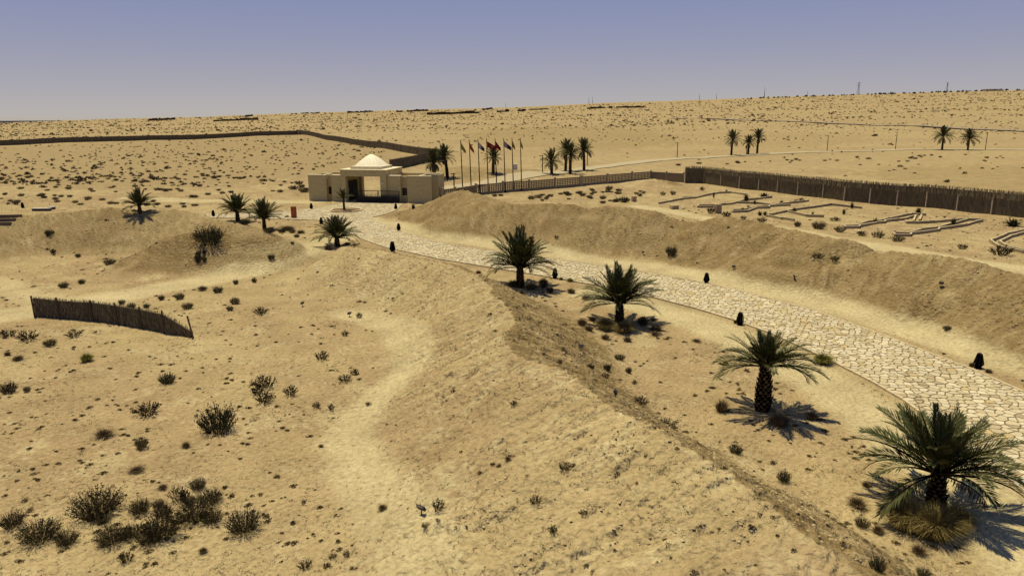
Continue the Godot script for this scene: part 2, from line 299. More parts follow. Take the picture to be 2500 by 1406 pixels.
const BORDERS = [
	["straight first garden border nearest the lattice wall", [[Vector2(20.41, -101.99), Vector2(24.75, -106.89), Vector2(27.02, -108.4), Vector2(32.42, -115.13), Vector2(34.3, -115.66), Vector2(35.58, -111.96)], [Vector2(25.17, -108.22), Vector2(26.67, -108.97)]]],
	["second garden border beside the tall stone pillar", [[Vector2(24.5, -96.73), Vector2(25.04, -98.49), Vector2(27.01, -98.86), Vector2(28.07, -99.74), Vector2(30.29, -101.07), Vector2(31.38, -102.48), Vector2(33.39, -104.91), Vector2(34.47, -105.38), Vector2(38.27, -108.41)], [Vector2(24.5, -96.73), Vector2(26.64, -97.08)], [Vector2(31.41, -101.98), Vector2(33.88, -101.39), Vector2(35.29, -98.5)]]],
	["third zigzag garden border in the middle", [[Vector2(27.94, -93.19), Vector2(29.5, -93.54), Vector2(32.39, -96.83), Vector2(35.45, -98.96), Vector2(38.14, -100.72), Vector2(41.75, -103.5)], [Vector2(27.82, -92.79), Vector2(27.62, -91.59), Vector2(29.63, -92.31), Vector2(31.87, -95.54), Vector2(33.61, -96.12), Vector2(34.29, -97.64), Vector2(37.29, -98.42)]]],
	["long straight fourth garden border with a bend at its far end", [[Vector2(31.5, -89.5), Vector2(34.78, -92.3), Vector2(43.05, -99.08), Vector2(45.47, -95.4)], [Vector2(30.86, -88.77), Vector2(31.69, -85.85), Vector2(32.48, -84.11)], [Vector2(34.45, -92.11), Vector2(35.36, -87.86), Vector2(37.24, -87.42)]]],
	["zigzag garden border leading to the dead fan-shaped plant", [[Vector2(35.93, -78.92), Vector2(37.28, -79.17), Vector2(39.89, -81.87), Vector2(41.32, -82.46), Vector2(44.57, -85.71), Vector2(48.72, -89.19), Vector2(49.97, -88.39)], [Vector2(35.93, -78.92), Vector2(35.63, -78.05), Vector2(37.23, -78.28), Vector2(37.72, -79.16), Vector2(40.34, -80.9), Vector2(41.53, -81.49), Vector2(42.13, -82.43), Vector2(45.45, -84.64), Vector2(48.33, -87.35)]]],
	["short angular border with two crossbars under the fan-shaped plant", [[Vector2(44.35, -82.35), Vector2(43.83, -81.09), Vector2(44.94, -81.05), Vector2(51.99, -83.71)], [Vector2(47.76, -86.65), Vector2(45.21, -82.31)], [Vector2(49.24, -88.05), Vector2(46.23, -82.93)]]],
	["longest zigzag garden border beside the pale path", [[Vector2(38.91, -74.32), Vector2(40.13, -74.01), Vector2(42.71, -76.09), Vector2(44.43, -76.88), Vector2(47.01, -79.13), Vector2(52.02, -83.38), Vector2(53.41, -82.99)], [Vector2(38.91, -74.32), Vector2(38.42, -73.03), Vector2(39.92, -72.98), Vector2(40.58, -74.0), Vector2(44.32, -75.76), Vector2(45.02, -76.86), Vector2(48.75, -79.06), Vector2(53.21, -82.67)]]],
	["curved double garden border at the right picture edge", [[Vector2(54.95, -76.52), Vector2(52.96, -75.47), Vector2(50.09, -73.68), Vector2(45.63, -69.37), Vector2(44.23, -65.87), Vector2(44.66, -63.22), Vector2(45.19, -62.43)], [Vector2(53.83, -74.89), Vector2(52.06, -74.15), Vector2(49.66, -72.41), Vector2(46.07, -68.67), Vector2(45.15, -66.27), Vector2(45.18, -63.99)]]]
]
const FROND_FENCE = [Vector2(31.29, -133.84), Vector2(34.44, -132.83), Vector2(35.9, -127.24), Vector2(37.72, -122.77), Vector2(39.87, -119.57), Vector2(41.63, -115.91), Vector2(43.36, -112.16), Vector2(45.53, -108.07), Vector2(46.98, -104.28), Vector2(49.11, -101.19), Vector2(51.57, -98.71), Vector2(53.93, -95.91), Vector2(56.14, -92.84), Vector2(58.18, -89.2), Vector2(60.2, -85.46), Vector2(62.41, -81.36), Vector2(65.0, -76.74)]
const LATTICE_WALL = [Vector2(-10.02, -106.92), Vector2(-8.34, -108.99), Vector2(-5.49, -113.99), Vector2(-1.35, -117.48), Vector2(2.89, -120.85), Vector2(7.33, -124.78), Vector2(12.1, -128.58), Vector2(17.17, -132.61), Vector2(22.18, -136.49), Vector2(26.17, -139.33), Vector2(28.61, -136.97), Vector2(31.26, -134.68)]
const NEAR_FENCE = [Vector2(-29.54, -44.13), Vector2(-27.68, -43.62), Vector2(-25.42, -43.2), Vector2(-23.53, -42.44), Vector2(-21.67, -41.54), Vector2(-19.96, -40.67), Vector2(-17.98, -39.66)]
const FAR_FENCE = [Vector2(-243.19, -318.72), Vector2(-234.47, -344.45), Vector2(-126.06, -451.8), Vector2(-18.88, -214.85), Vector2(-27.28, -167.27)]
const ENCLOSURES = [[Vector2(-687.07, -1437.15), Vector2(-703.4, -1588.79), 5.05], [Vector2(-457.74, -1161.09), Vector2(-378.48, -1131.33), 3.8], [Vector2(-599.05, -2060.68), Vector2(-550.39, -2177.41), 3.52], [Vector2(-413.41, -1923.25), Vector2(-382.75, -2110.19), 4.5], [Vector2(-281.75, -1824.83), Vector2(-212.66, -1941.98), 5.22], [Vector2(-139.63, -1254.83), Vector2(-53.54, -1273.46), 4.88], [Vector2(-26.02, -1385.62), Vector2(34.42, -1407.76), 4.7], [Vector2(135.23, -1351.68), Vector2(221.0, -1262.45), 3.51], [Vector2(-66.9, -1828.99), Vector2(-51.2, -2121.01), 4.37], [Vector2(35.27, -1544.73), Vector2(79.9, -1603.56), 2.61], [Vector2(-591.23, -1687.01), Vector2(-673.81, -1975.21), 4.07]]
const PYLONS = [[1062.73, -2328.99, 38.68, 1], [1271.99, -2221.63, 27.8, 1], [809.45, -2428.66, 33.85, 0], [261.21, -2546.64, 21.76, 0], [273.42, -2545.36, 22.97, 0], [-17.49, -2559.94, 16.92, 0], [615.94, -2484.8, 21.76, 0], [668.32, -2471.22, 20.55, 0], [929.5, -2385.3, 15.72, 0]]

var n_big := FastNoiseLite.new()
var n_mid := FastNoiseLite.new()
var n_fine := FastNoiseLite.new()
var n_patch := FastNoiseLite.new()
var taken := {}
var M := {}
var segs := []
# raster of road distance and track strength over the near ground
const GX := -60.0
const GZ := -130.0
const GS := 0.4
const GW := 300
const GH := 310
var road_d := PackedFloat32Array()
var track_s := PackedFloat32Array()
var track_u := PackedFloat32Array()

# ------------------------------------------------------------ mesh builder
class MB:
	var v := PackedVector3Array()
	var n := PackedVector3Array()
	var c := PackedColorArray()
	func tri(a: Vector3, b: Vector3, d: Vector3, col: Color) -> void:
		var nn := (d - a).cross(b - a).normalized()
		v.append(a); v.append(b); v.append(d)
		n.append(nn); n.append(nn); n.append(nn)
		c.append(col); c.append(col); c.append(col)
	func tri_n(a: Vector3, b: Vector3, d: Vector3, na: Vector3, nb: Vector3, nd: Vector3, col: Color) -> void:
		v.append(a); v.append(b); v.append(d)
		n.append(na); n.append(nb); n.append(nd)
		c.append(col); c.append(col); c.append(col)
	func quad(a: Vector3, b: Vector3, d: Vector3, e: Vector3, col: Color) -> void:
		tri(a, b, d, col); tri(a, d, e, col)
	func box(t: Transform3D, s: Vector3, col: Color) -> void:
		var h := s * 0.5
		var p := []
		for k in 8:
			p.append(t * Vector3(h.x if k & 1 else -h.x, h.y if k & 2 else -h.y, h.z if k & 4 else -h.z))
		quad(p[0], p[2], p[3], p[1], col); quad(p[5], p[7], p[6], p[4], col)
		quad(p[4], p[6], p[2], p[0], col); quad(p[1], p[3], p[7], p[5], col)
		quad(p[2], p[6], p[7], p[3], col); quad(p[4], p[0], p[1], p[5], col)
	func bx(x0: float, x1: float, y0: float, y1: float, z0: float, z1: float, col: Color) -> void:
		box(Transform3D(Basis(), Vector3((x0 + x1) / 2, (y0 + y1) / 2, (z0 + z1) / 2)), Vector3(abs(x1 - x0), abs(y1 - y0), abs(z1 - z0)), col)
	func tube(pts: Array, rad: Array, sides: int, col: Color, cap := true) -> void:
		var rings := []
		for i in pts.size():
			var d: Vector3 = (pts[min(i + 1, pts.size() - 1)] - pts[max(i - 1, 0)]).normalized()
			var a := d.cross(Vector3(0.31, 0.05, 0.95)).normalized()
			var b := d.cross(a)
			var ring := []
			for k in sides:
				var t := TAU * k / sides
				ring.append([pts[i] + (a * cos(t) + b * sin(t)) * rad[i], a * cos(t) + b * sin(t)])
			rings.append(ring)
		for i in pts.size() - 1:
			for k in sides:
				var q = rings[i][k]; var r = rings[i][(k + 1) % sides]; var s = rings[i + 1][(k + 1) % sides]; var t = rings[i + 1][k]
				tri_n(q[0], r[0], s[0], q[1], r[1], s[1], col); tri_n(q[0], s[0], t[0], q[1], s[1], t[1], col)
		if cap:
			var e: int = pts.size() - 1
			for k in range(1, sides - 1):
				tri(rings[e][0][0], rings[e][k][0], rings[e][k + 1][0], col)
	# turn every face whose normal points away from the wanted side
	func face(wanted: Callable) -> void:
		for k in range(0, v.size(), 3):
			var nn := (v[k + 2] - v[k]).cross(v[k + 1] - v[k]).normalized()
			if nn.dot(wanted.call((v[k] + v[k + 1] + v[k + 2]) / 3.0)) < 0.0:
				var t := v[k + 1]
				v[k + 1] = v[k + 2]; v[k + 2] = t
				nn = -nn
			n[k] = nn; n[k + 1] = nn; n[k + 2] = nn
	func mesh(m: Material) -> ArrayMesh:
		var a := []
		a.resize(Mesh.ARRAY_MAX)
		a[Mesh.ARRAY_VERTEX] = v; a[Mesh.ARRAY_NORMAL] = n; a[Mesh.ARRAY_COLOR] = c
		var am := ArrayMesh.new()
		am.add_surface_from_arrays(Mesh.PRIMITIVE_TRIANGLES, a)
		am.surface_set_material(0, m)
		return am

# ------------------------------------------------------------ naming
func numbered(called: String) -> String:
	if not taken.has(called):
		taken[called] = 0
		return called
	taken[called] += 1
	return "%s_%03d" % [called, taken[called]]

func tag(o: Node, label: String, category: String, group := "") -> Node:
	if label: o.set_meta("label", label)
	if category: o.set_meta("category", category)
	if group: o.set_meta("group", group)
	return o

func thing(called: String, label: String, category: String, at: Vector3, turn := 0.0, group := "") -> Node3D:
	var o := Node3D.new()
	o.name = numbered(called)
	add_child(o)
	o.position = at
	o.rotation.y = turn
	tag(o, label, category, group)
	return o

func part(called: String, m: Mesh, parent: Node, t := Transform3D()) -> MeshInstance3D:
	var o := MeshInstance3D.new()
	o.name = called
	o.mesh = m
	o.transform = t
	parent.add_child(o, true)
	return o

func single(called: String, m: Mesh, label: String, category: String, t: Transform3D, group := "") -> MeshInstance3D:
	var o := MeshInstance3D.new()
	o.name = numbered(called)
	o.mesh = m
	add_child(o)
	o.transform = t
	tag(o, label, category, group)
	return o

func structure(called: String, m: Mesh) -> MeshInstance3D:
	var o := MeshInstance3D.new()
	o.name = called
	o.mesh = m
	o.set_meta("kind", "structure")
	add_child(o)
	return o

func srgb(c: Color) -> Color:
	return c.linear_to_srgb()

func tint(c: Color, k: float) -> Color:
	return Color(c.r * k, c.g * k, c.b * k)

# ------------------------------------------------------------ terrain
func prof(t: float) -> float:
	var u := 1.0 - sqrt(t * t + 0.005)
	var k := 0.22
	if u < -k: return 0.0
	if u < k: u = (u + k) * (u + k) / (4 * k)
	return u / 0.9293

func prepare_segments() -> void:
	for r in RIDGES:
		var run := 0.0
		for i in r[1].size() - 1:
			var a: Array = r[1][i]
			var b: Array = r[1][i + 1]
			var w: float = max(max(a[3], a[4]), max(b[3], b[4])) * 1.3
			var l := Vector2(b[0] - a[0], b[1] - a[1]).length()
			segs.append([min(a[0], b[0]) - w, max(a[0], b[0]) + w, min(a[1], b[1]) - w, max(a[1], b[1]) + w, a, b, r[0], run, l])
			run += l

# [height, brownness with painted shade, along, across] of the mounds at a point
func mounds(x: float, z: float) -> Array:
	var best := 0.0
	var col := 0.0
	var along := 0.0
	var across := 9.0
	if z < -235.0 or z > 20.0: return [0.0, 0.0, 0.0, 9.0]
	var side := 0.0
	for s in segs:
		if x < s[0] or x > s[1] or z < s[2] or z > s[3]: continue
		var a: Array = s[4]
		var b: Array = s[5]
		var dx: float = b[0] - a[0]
		var dz: float = b[1] - a[1]
		var t: float = clamp(((x - a[0]) * dx + (z - a[1]) * dz) / (s[8] * s[8]), 0.0, 1.0)
		var qx: float = a[0] + dx * t
		var qz: float = a[1] + dz * t
		var d := Vector2(x - qx, z - qz).length()
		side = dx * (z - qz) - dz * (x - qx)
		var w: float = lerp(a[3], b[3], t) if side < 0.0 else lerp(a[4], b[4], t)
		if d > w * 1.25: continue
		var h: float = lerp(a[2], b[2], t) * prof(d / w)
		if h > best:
			best = h; col = s[6] if s[6] > 0.0 or side > 0.0 else 1.1; along = s[7] + t * s[8]; across = d  # right side of zero-brown ridges: darker soil, with its shade painted into the colour
	return [best, col, along, across]

func far_height(x: float, z: float) -> float:
	var d := Vector2(x, z).length()
	if d < 320.0 or z >= 0.0: return 0.0
	var u := x / -z
	var e: float = SKYLINE[0].y
	for i in SKYLINE.size() - 1:
		if u >= SKYLINE[i].x:
			e = lerp(SKYLINE[i].y, SKYLINE[i + 1].y, clamp((u - SKYLINE[i].x) / (SKYLINE[i + 1].x - SKYLINE[i].x), 0.0, 1.0))
	var g := (d - 320.0) / 2280.0
	if g < 1.0: return g * (12.0 + 2600.0 * e)
	return 12.0 + 2600.0 * e - (d - 2600.0) * 0.08

func grid(a: PackedFloat32Array, x: float, z: float, outside: float) -> float:
	var gx := (x - GX) / GS
	var gz := (z - GZ) / GS
	if gx < 0 or gz < 0 or gx >= GW - 1 or gz >= GH - 1: return outside
	var i := int(gx)
	var j := int(gz)
	var fx := gx - i
	var fz := gz - j
	var k := j * GW + i
	return lerp(lerp(a[k], a[k + 1], fx), lerp(a[k + GW], a[k + GW + 1], fx), fz)

func seg_dist(p: Vector2, a: Vector2, b: Vector2) -> float:
	var ab := b - a
	var t: float = clamp((p - a).dot(ab) / ab.length_squared(), 0.0, 1.0)
	return p.distance_to(a + ab * t)

func make_rasters() -> void:
	road_d.resize(GW * GH); road_d.fill(9.0)
	track_s.resize(GW * GH); track_s.fill(0.0)
	track_u.resize(GW * GH); track_u.fill(9.0)
	for i in ROAD.size():
		var a: Vector2 = ROAD[i]
		var b: Vector2 = ROAD[(i + 1) % ROAD.size()]
		for j in range(max(0, int((min(a.y, b.y) - 3 - GZ) / GS)), min(GH, int((max(a.y, b.y) + 3 - GZ) / GS) + 1)):
			for k in range(max(0, int((min(a.x, b.x) - 3 - GX) / GS)), min(GW, int((max(a.x, b.x) + 3 - GX) / GS) + 1)):
				var d := seg_dist(Vector2(GX + k * GS, GZ + j * GS), a, b)
				if d < road_d[j * GW + k]: road_d[j * GW + k] = d
	var pp := PackedVector2Array(ROAD)
	for j in GH:
		for k in GW:
			if Geometry2D.is_point_in_polygon(Vector2(GX + k * GS, GZ + j * GS), pp): road_d[j * GW + k] *= -1.0
	for t in TRACKS:
		var hw: float = t[0]
		for i in t[2].size() - 1:
			var a: Vector2 = t[2][i]
			var b: Vector2 = t[2][i + 1]
			var w := hw * 1.6
			for j in range(max(0, int((min(a.y, b.y) - w - GZ) / GS)), min(GH, int((max(a.y, b.y) + w - GZ) / GS) + 1)):
				for k in range(max(0, int((min(a.x, b.x) - w - GX) / GS)), min(GW, int((max(a.x, b.x) + w - GX) / GS) + 1)):
					var d := seg_dist(Vector2(GX + k * GS, GZ + j * GS), a, b)
					var s: float = t[1] * (1.0 - smoothstep(hw * 0.6, hw * 1.4, d))
					var q := j * GW + k
					if s > track_s[q]:
						track_s[q] = s
						track_u[q] = d / hw

var last_mound: Array = [0.0, 0.0, 0.0, 9.0]
func height(x: float, z: float) -> float:
	var d := Vector2(x, z).length()
	var rd := grid(road_d, x, z, 9.0)
	var calm: float = smoothstep(0.0, 2.0, rd) * (1.0 - 0.75 * grid(track_s, x, z, 0.0))
	var wx := n_mid.get_noise_2d(x * 0.45, z * 0.45) * 1.2
	var wz := n_mid.get_noise_2d(x * 0.45 + 91.0, z * 0.45) * 1.2
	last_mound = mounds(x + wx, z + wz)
	var m: float = last_mound[0]
	var h := m * smoothstep(0.1, 2.2, rd)
	if m > 0.05:
		var on: float = min(1.0, m)
		h += on * (n_mid.get_noise_2d(x * 1.3, z * 1.3) * 0.10 + n_fine.get_noise_2d(last_mound[2] * 2.2, last_mound[3] * 0.45) * 0.17 + n_fine.get_noise_2d(x * 1.3, z * 1.3) * 0.07)
	if d < 260.0:
		h += calm * (n_mid.get_noise_2d(x * 0.5, z * 0.5) * 0.14 + n_fine.get_noise_2d(x * 1.1, z * 1.1) * 0.045 * (1.0 - smoothstep(60.0, 140.0, d)))
	h += far_height(x, z)
	if d > 120.0:
		h += n_big.get_noise_2d(x, z) * 0.9 * smoothstep(120.0, 420.0, d)
	if rd < 0.25: h -= 0.07 * smoothstep(0.25, -0.1, rd)
	return h

func on_ground(p: Vector2) -> Vector3:
	return Vector3(p.x, height(p.x, p.y), p.y)

# dry earth: pale wind-blown sand, pinkish crust and brown soil in patches of their own; the brown also paints shade on the central ridge
const SAND := Color(0.384, 0.308, 0.162)
const CRUST := Color(0.332, 0.254, 0.137)
const PALE := Color(0.495, 0.435, 0.250)
const SOIL_AND_SHADE := Color(0.190, 0.137, 0.062)
var EARTH_PATCHES := [
	[0.75, PackedVector2Array([Vector2(-235.05, -297.24), Vector2(-223.0, -327.48), Vector2(-135.02, -483.71), Vector2(-59.85, -314.99), Vector2(-20.23, -212.93), Vector2(-27.9, -171.16), Vector2(-40.86, -147.2), Vector2(-46.99, -131.12), Vector2(-66.61, -126.98), Vector2(-93.85, -136.14), Vector2(-118.99, -139.23)]), Color(0.315, 0.245, 0.130)],
	[0.6, PackedVector2Array([Vector2(-28.59, -444.82), Vector2(0.61, -559.37), Vector2(86.13, -449.61), Vector2(76.4, -309.8), Vector2(36.15, -262.63), Vector2(0.28, -287.34), Vector2(-22.09, -342.93)]), Color(0.300, 0.235, 0.115)],
	[0.6, PackedVector2Array([Vector2(64.43, -151.6), Vector2(91.26, -174.5), Vector2(131.01, -181.85), Vector2(107.68, -134.35), Vector2(75.92, -98.09), Vector2(78.64, -115.26), Vector2(69.17, -131.61)]), Color(0.305, 0.24, 0.118)],
	[0.5, PackedVector2Array([Vector2(78.56, -318.62), Vector2(134.06, -377.36), Vector2(173.03, -351.86), Vector2(136.92, -301.49), Vector2(88.64, -269.51)]), Color(0.320, 0.25, 0.128)],
	[0.5, PackedVector2Array([Vector2(-12.78, -137.28), Vector2(-8.93, -164.72), Vector2(3.8, -166.29), Vector2(7.23, -161.17), Vector2(-5.35, -141.25)]), Color(0.290, 0.222, 0.11)]]
func earth(x: float, z: float, h: float) -> Color:
	var d := Vector2(x, z).length()
	var p := n_patch.get_noise_2d(x, z)
	var q := n_patch.get_noise_2d(x * 4.3 + 60.0, z * 4.3)
	var r := n_fine.get_noise_2d(x * 2.3, z * 2.3)
	var c := SAND.lerp(CRUST, clamp(0.6 + p * 1.5 + q * 1.0, 0.0, 1.0))
	c = c.lerp(PALE, clamp(q * 1.4 - 0.3 + r * 0.8, 0.0, 0.45))
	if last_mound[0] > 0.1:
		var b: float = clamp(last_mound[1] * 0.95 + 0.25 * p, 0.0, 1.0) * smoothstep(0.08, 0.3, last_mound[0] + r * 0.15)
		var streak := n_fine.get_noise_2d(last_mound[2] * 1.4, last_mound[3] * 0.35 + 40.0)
		c = c.lerp(SOIL_AND_SHADE, b * clamp(0.8 + streak * 0.9, 0.0, 1.0))
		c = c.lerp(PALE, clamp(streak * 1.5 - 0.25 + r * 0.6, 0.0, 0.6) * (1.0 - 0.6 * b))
	if d > 130.0:
		var far := clamp(0.45 + n_patch.get_noise_2d(x * 0.12, z * 0.3 + 200.0) * 2.2, 0.0, 1.0)
		c = c.lerp(SAND.lerp(CRUST, 0.6 - 0.6 * far), smoothstep(130.0, 240.0, d) * 0.85)
	if z < -95.0:
		var w := Vector2(x + q * 9.0 + p * 8.0, z + r * 4.0 + q * 10.0)
		for t in EARTH_PATCHES:
			if Geometry2D.is_point_in_polygon(w, t[1]): c = c.lerp(t[2], t[0])
	var ts := grid(track_s, x, z, 0.0) * (1.0 - smoothstep(0.3, 0.8, last_mound[0] * last_mound[1]))
	if ts > 0.01:
		var u := grid(track_u, x, z, 9.0)
		var rut := 0.5 + 0.5 * cos(u * 7.0 + r * 1.5)
		c = c.lerp(PALE, ts * clamp(0.78 + 0.22 * rut + r * 0.4, 0.0, 1.0))
	return c

func make_ground() -> void:
	var depth: Array[float] = []
	var y := -70.0
	while y < 10.0:
		depth.append(y)
		y += 2.0 if y < 0.0 else 0.8
	while y < 3400.0:
		depth.append(y)
		y += clamp(y * y / 9200.0, 0.11, 26.0)
	var cols := 760
	var rows := depth.size()
	var v := PackedVector3Array()
	var c := PackedColorArray()
	var uv := PackedVector2Array()
	var uv2 := PackedVector2Array()
	v.resize(rows * cols); c.resize(rows * cols); uv.resize(rows * cols); uv2.resize(rows * cols)
	for j in rows:
		var w := sqrt(400.0 + 0.84 * depth[j] * depth[j])
		for i in cols:
			var x := (2.0 * i / (cols - 1) - 1.0) * w
			var z := -depth[j]
			var h := height(x, z)
			var k := j * cols + i
			v[k] = Vector3(x, h, z)
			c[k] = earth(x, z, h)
			uv[k] = Vector2(x, z) / 9.0
			uv2[k] = Vector2(x * 0.93 + z * 0.37, z * 0.93 - x * 0.37) / 41.0
	var idx := PackedInt32Array()
	idx.resize((rows - 1) * (cols - 1) * 6)
	var n := PackedVector3Array()
	n.resize(rows * cols)
	var at := 0
	for j in rows:
		for i in cols:
			var k := j * cols + i
			var e := v[k + 1 if i < cols - 1 else k] - v[k - 1 if i > 0 else k]
			var f := v[k + cols if j < rows - 1 else k] - v[k - cols if j > 0 else k]
			n[k] = e.cross(f).normalized()
			if j < rows - 1 and i < cols - 1:
				idx[at] = k; idx[at + 1] = k + cols; idx[at + 2] = k + 1
				idx[at + 3] = k + 1; idx[at + 4] = k + cols; idx[at + 5] = k + cols + 1
				at += 6
	var a := []
	a.resize(Mesh.ARRAY_MAX)
	a[Mesh.ARRAY_VERTEX] = v; a[Mesh.ARRAY_NORMAL] = n; a[Mesh.ARRAY_COLOR] = c
	a[Mesh.ARRAY_TEX_UV] = uv; a[Mesh.ARRAY_TEX_UV2] = uv2; a[Mesh.ARRAY_INDEX] = idx
	var am := ArrayMesh.new()
	am.add_surface_from_arrays(Mesh.PRIMITIVE_TRIANGLES, a)
	am.surface_set_material(0, M.ground)
	structure("ground", am)
	print("ground ", rows, " x ", cols)

# ------------------------------------------------------------ materials
func noise_tex(size: int, freq: float, sd: int, lo: Color, hi: Color, normal := 0.0, kind := FastNoiseLite.TYPE_SIMPLEX_SMOOTH, octaves := 4) -> NoiseTexture2D:
	var fn := FastNoiseLite.new()
	fn.noise_type = kind
	fn.seed = sd
	fn.frequency = freq
	fn.fractal_octaves = octaves
	var t := NoiseTexture2D.new()
	t.width = size; t.height = size
	t.seamless = true
	t.noise = fn
	if normal > 0.0:
		t.as_normal_map = true
		t.bump_strength = normal
	else:
		var g := Gradient.new()
		g.offsets = PackedFloat32Array([0.0, 0.35, 0.65, 1.0])
		g.colors = PackedColorArray([lo, lo.lerp(hi, 0.45), lo.lerp(hi, 0.7), hi])
		t.color_ramp = g
	return t

func plain(rough := 0.9, spec := 0.25, tex: Texture2D = null, scale := 1.0) -> StandardMaterial3D:
	var m := StandardMaterial3D.new()
	m.vertex_color_use_as_albedo = true
	m.roughness = rough
	m.metallic_specular = spec
	m.cull_mode = BaseMaterial3D.CULL_DISABLED
	if tex:
		m.albedo_texture = tex
		m.uv1_triplanar = true
		m.uv1_scale = Vector3.ONE * scale
	return m

func make_materials() -> void:
	var g := StandardMaterial3D.new()
	g.vertex_color_use_as_albedo = true
	g.roughness = 0.97
	g.metallic_specular = 0.1
	g.albedo_texture = noise_tex(1024, 0.035, 5, Color(0.80, 0.79, 0.77), Color(1, 1, 1), 0.0, FastNoiseLite.TYPE_SIMPLEX_SMOOTH, 6)
	g.normal_enabled = true
	g.normal_texture = noise_tex(1024, 0.03, 9, Color.BLACK, Color.WHITE, 9.0, FastNoiseLite.TYPE_SIMPLEX_SMOOTH, 6)
	g.normal_scale = 1.2
	g.detail_enabled = true
	g.detail_blend_mode = BaseMaterial3D.BLEND_MODE_MUL
	g.detail_uv_layer = BaseMaterial3D.DETAIL_UV_2
	g.detail_albedo = noise_tex(1024, 0.012, 21, Color(0.86, 0.85, 0.84), Color(1, 1, 1), 0.0, FastNoiseLite.TYPE_SIMPLEX_SMOOTH, 6)
	M.ground = g
	M.stone = plain(0.85, 0.3, noise_tex(512, 0.03, 31, Color(0.78, 0.76, 0.72), Color(1, 1, 1)), 0.9)
	M.bed = plain(0.95, 0.1, noise_tex(512, 0.05, 33, Color(0.7, 0.7, 0.7), Color(1, 1, 1)), 0.5)
	M.plaster = plain(0.9, 0.2, noise_tex(512, 0.012, 35, Color(0.88, 0.87, 0.85), Color(1, 1, 1)), 0.35)
	M.leaf = plain(0.7, 0.12)
	M.leaf.backlight_enabled = true
	M.leaf.backlight = srgb(Color(0.012, 0.015, 0.005))
	M.twig = plain(0.85, 0.15)
	M.bark = plain(0.92, 0.15, noise_tex(256, 0.06, 37, Color(0.6, 0.6, 0.6), Color(1, 1, 1)), 2.0)
	M.frond_mat = plain(0.92, 0.15, noise_tex(256, 0.08, 39, Color(0.65, 0.65, 0.65), Color(1, 1, 1)), 1.5)
	M.metal = plain(0.65, 0.15, noise_tex(256, 0.05, 41, Color(0.75, 0.75, 0.75), Color(1, 1, 1)), 2.0)
	M.cloth = plain(0.85, 0.2)
	M.cloth.backlight_enabled = true
	M.cloth.backlight = srgb(Color(0.1, 0.07, 0.05))
	M.glass = plain(0.15, 0.5)
	M.paint = plain(0.5, 0.4, noise_tex(256, 0.02, 43, Color(0.85, 0.85, 0.85), Color(1, 1, 1)), 0.8)

# ------------------------------------------------------------ stone road
func inset_cell(site: Vector2, others: Array, joint: float) -> PackedVector2Array:
	var poly := PackedVector2Array([site + Vector2(-1.2, -1.2), site + Vector2(1.2, -1.2), site + Vector2(1.2, 1.2), site + Vector2(-1.2, 1.2)])
	for o in others:
		var dv: Vector2 = o - site
		var nn := dv.normalized()
		var lim := dv.length() * 0.5 - joint
		var out := PackedVector2Array()
		var cnt := poly.size()
		for i in cnt:
			var a := poly[i]
			var b := poly[(i + 1) % cnt]
			var da := (a - site).dot(nn) - lim
			var db := (b - site).dot(nn) - lim
			if da <= 0.0: out.append(a)
			if (da < 0.0 and db > 0.0) or (da > 0.0 and db < 0.0): out.append(a.lerp(b, da / (da - db)))
		poly = out
		if poly.size() < 3: return poly
	return poly

func slab(mb: MB, poly: PackedVector2Array, top: float, tiltv: Vector2, col: Color, origin := Vector2.ZERO) -> void:
	var mid := Vector2.ZERO
	for p in poly: mid += p
	mid /= poly.size()
	if Geometry2D.is_polygon_clockwise(poly): poly.reverse()
	var up := []
	var low := []
	for p in poly:
		var q := p - (p - mid).normalized() * 0.02
		up.append(Vector3(q.x - origin.x, top + (p - mid).dot(tiltv), q.y - origin.y))
		low.append(Vector3(p.x - origin.x, -0.02, p.y - origin.y))
	for i in range(1, up.size() - 1):
		mb.tri(up[0], up[i], up[i + 1], col)
	for i in up.size():
		var j := (i + 1) % up.size()
		mb.quad(low[i], low[j], up[j], up[i], col)

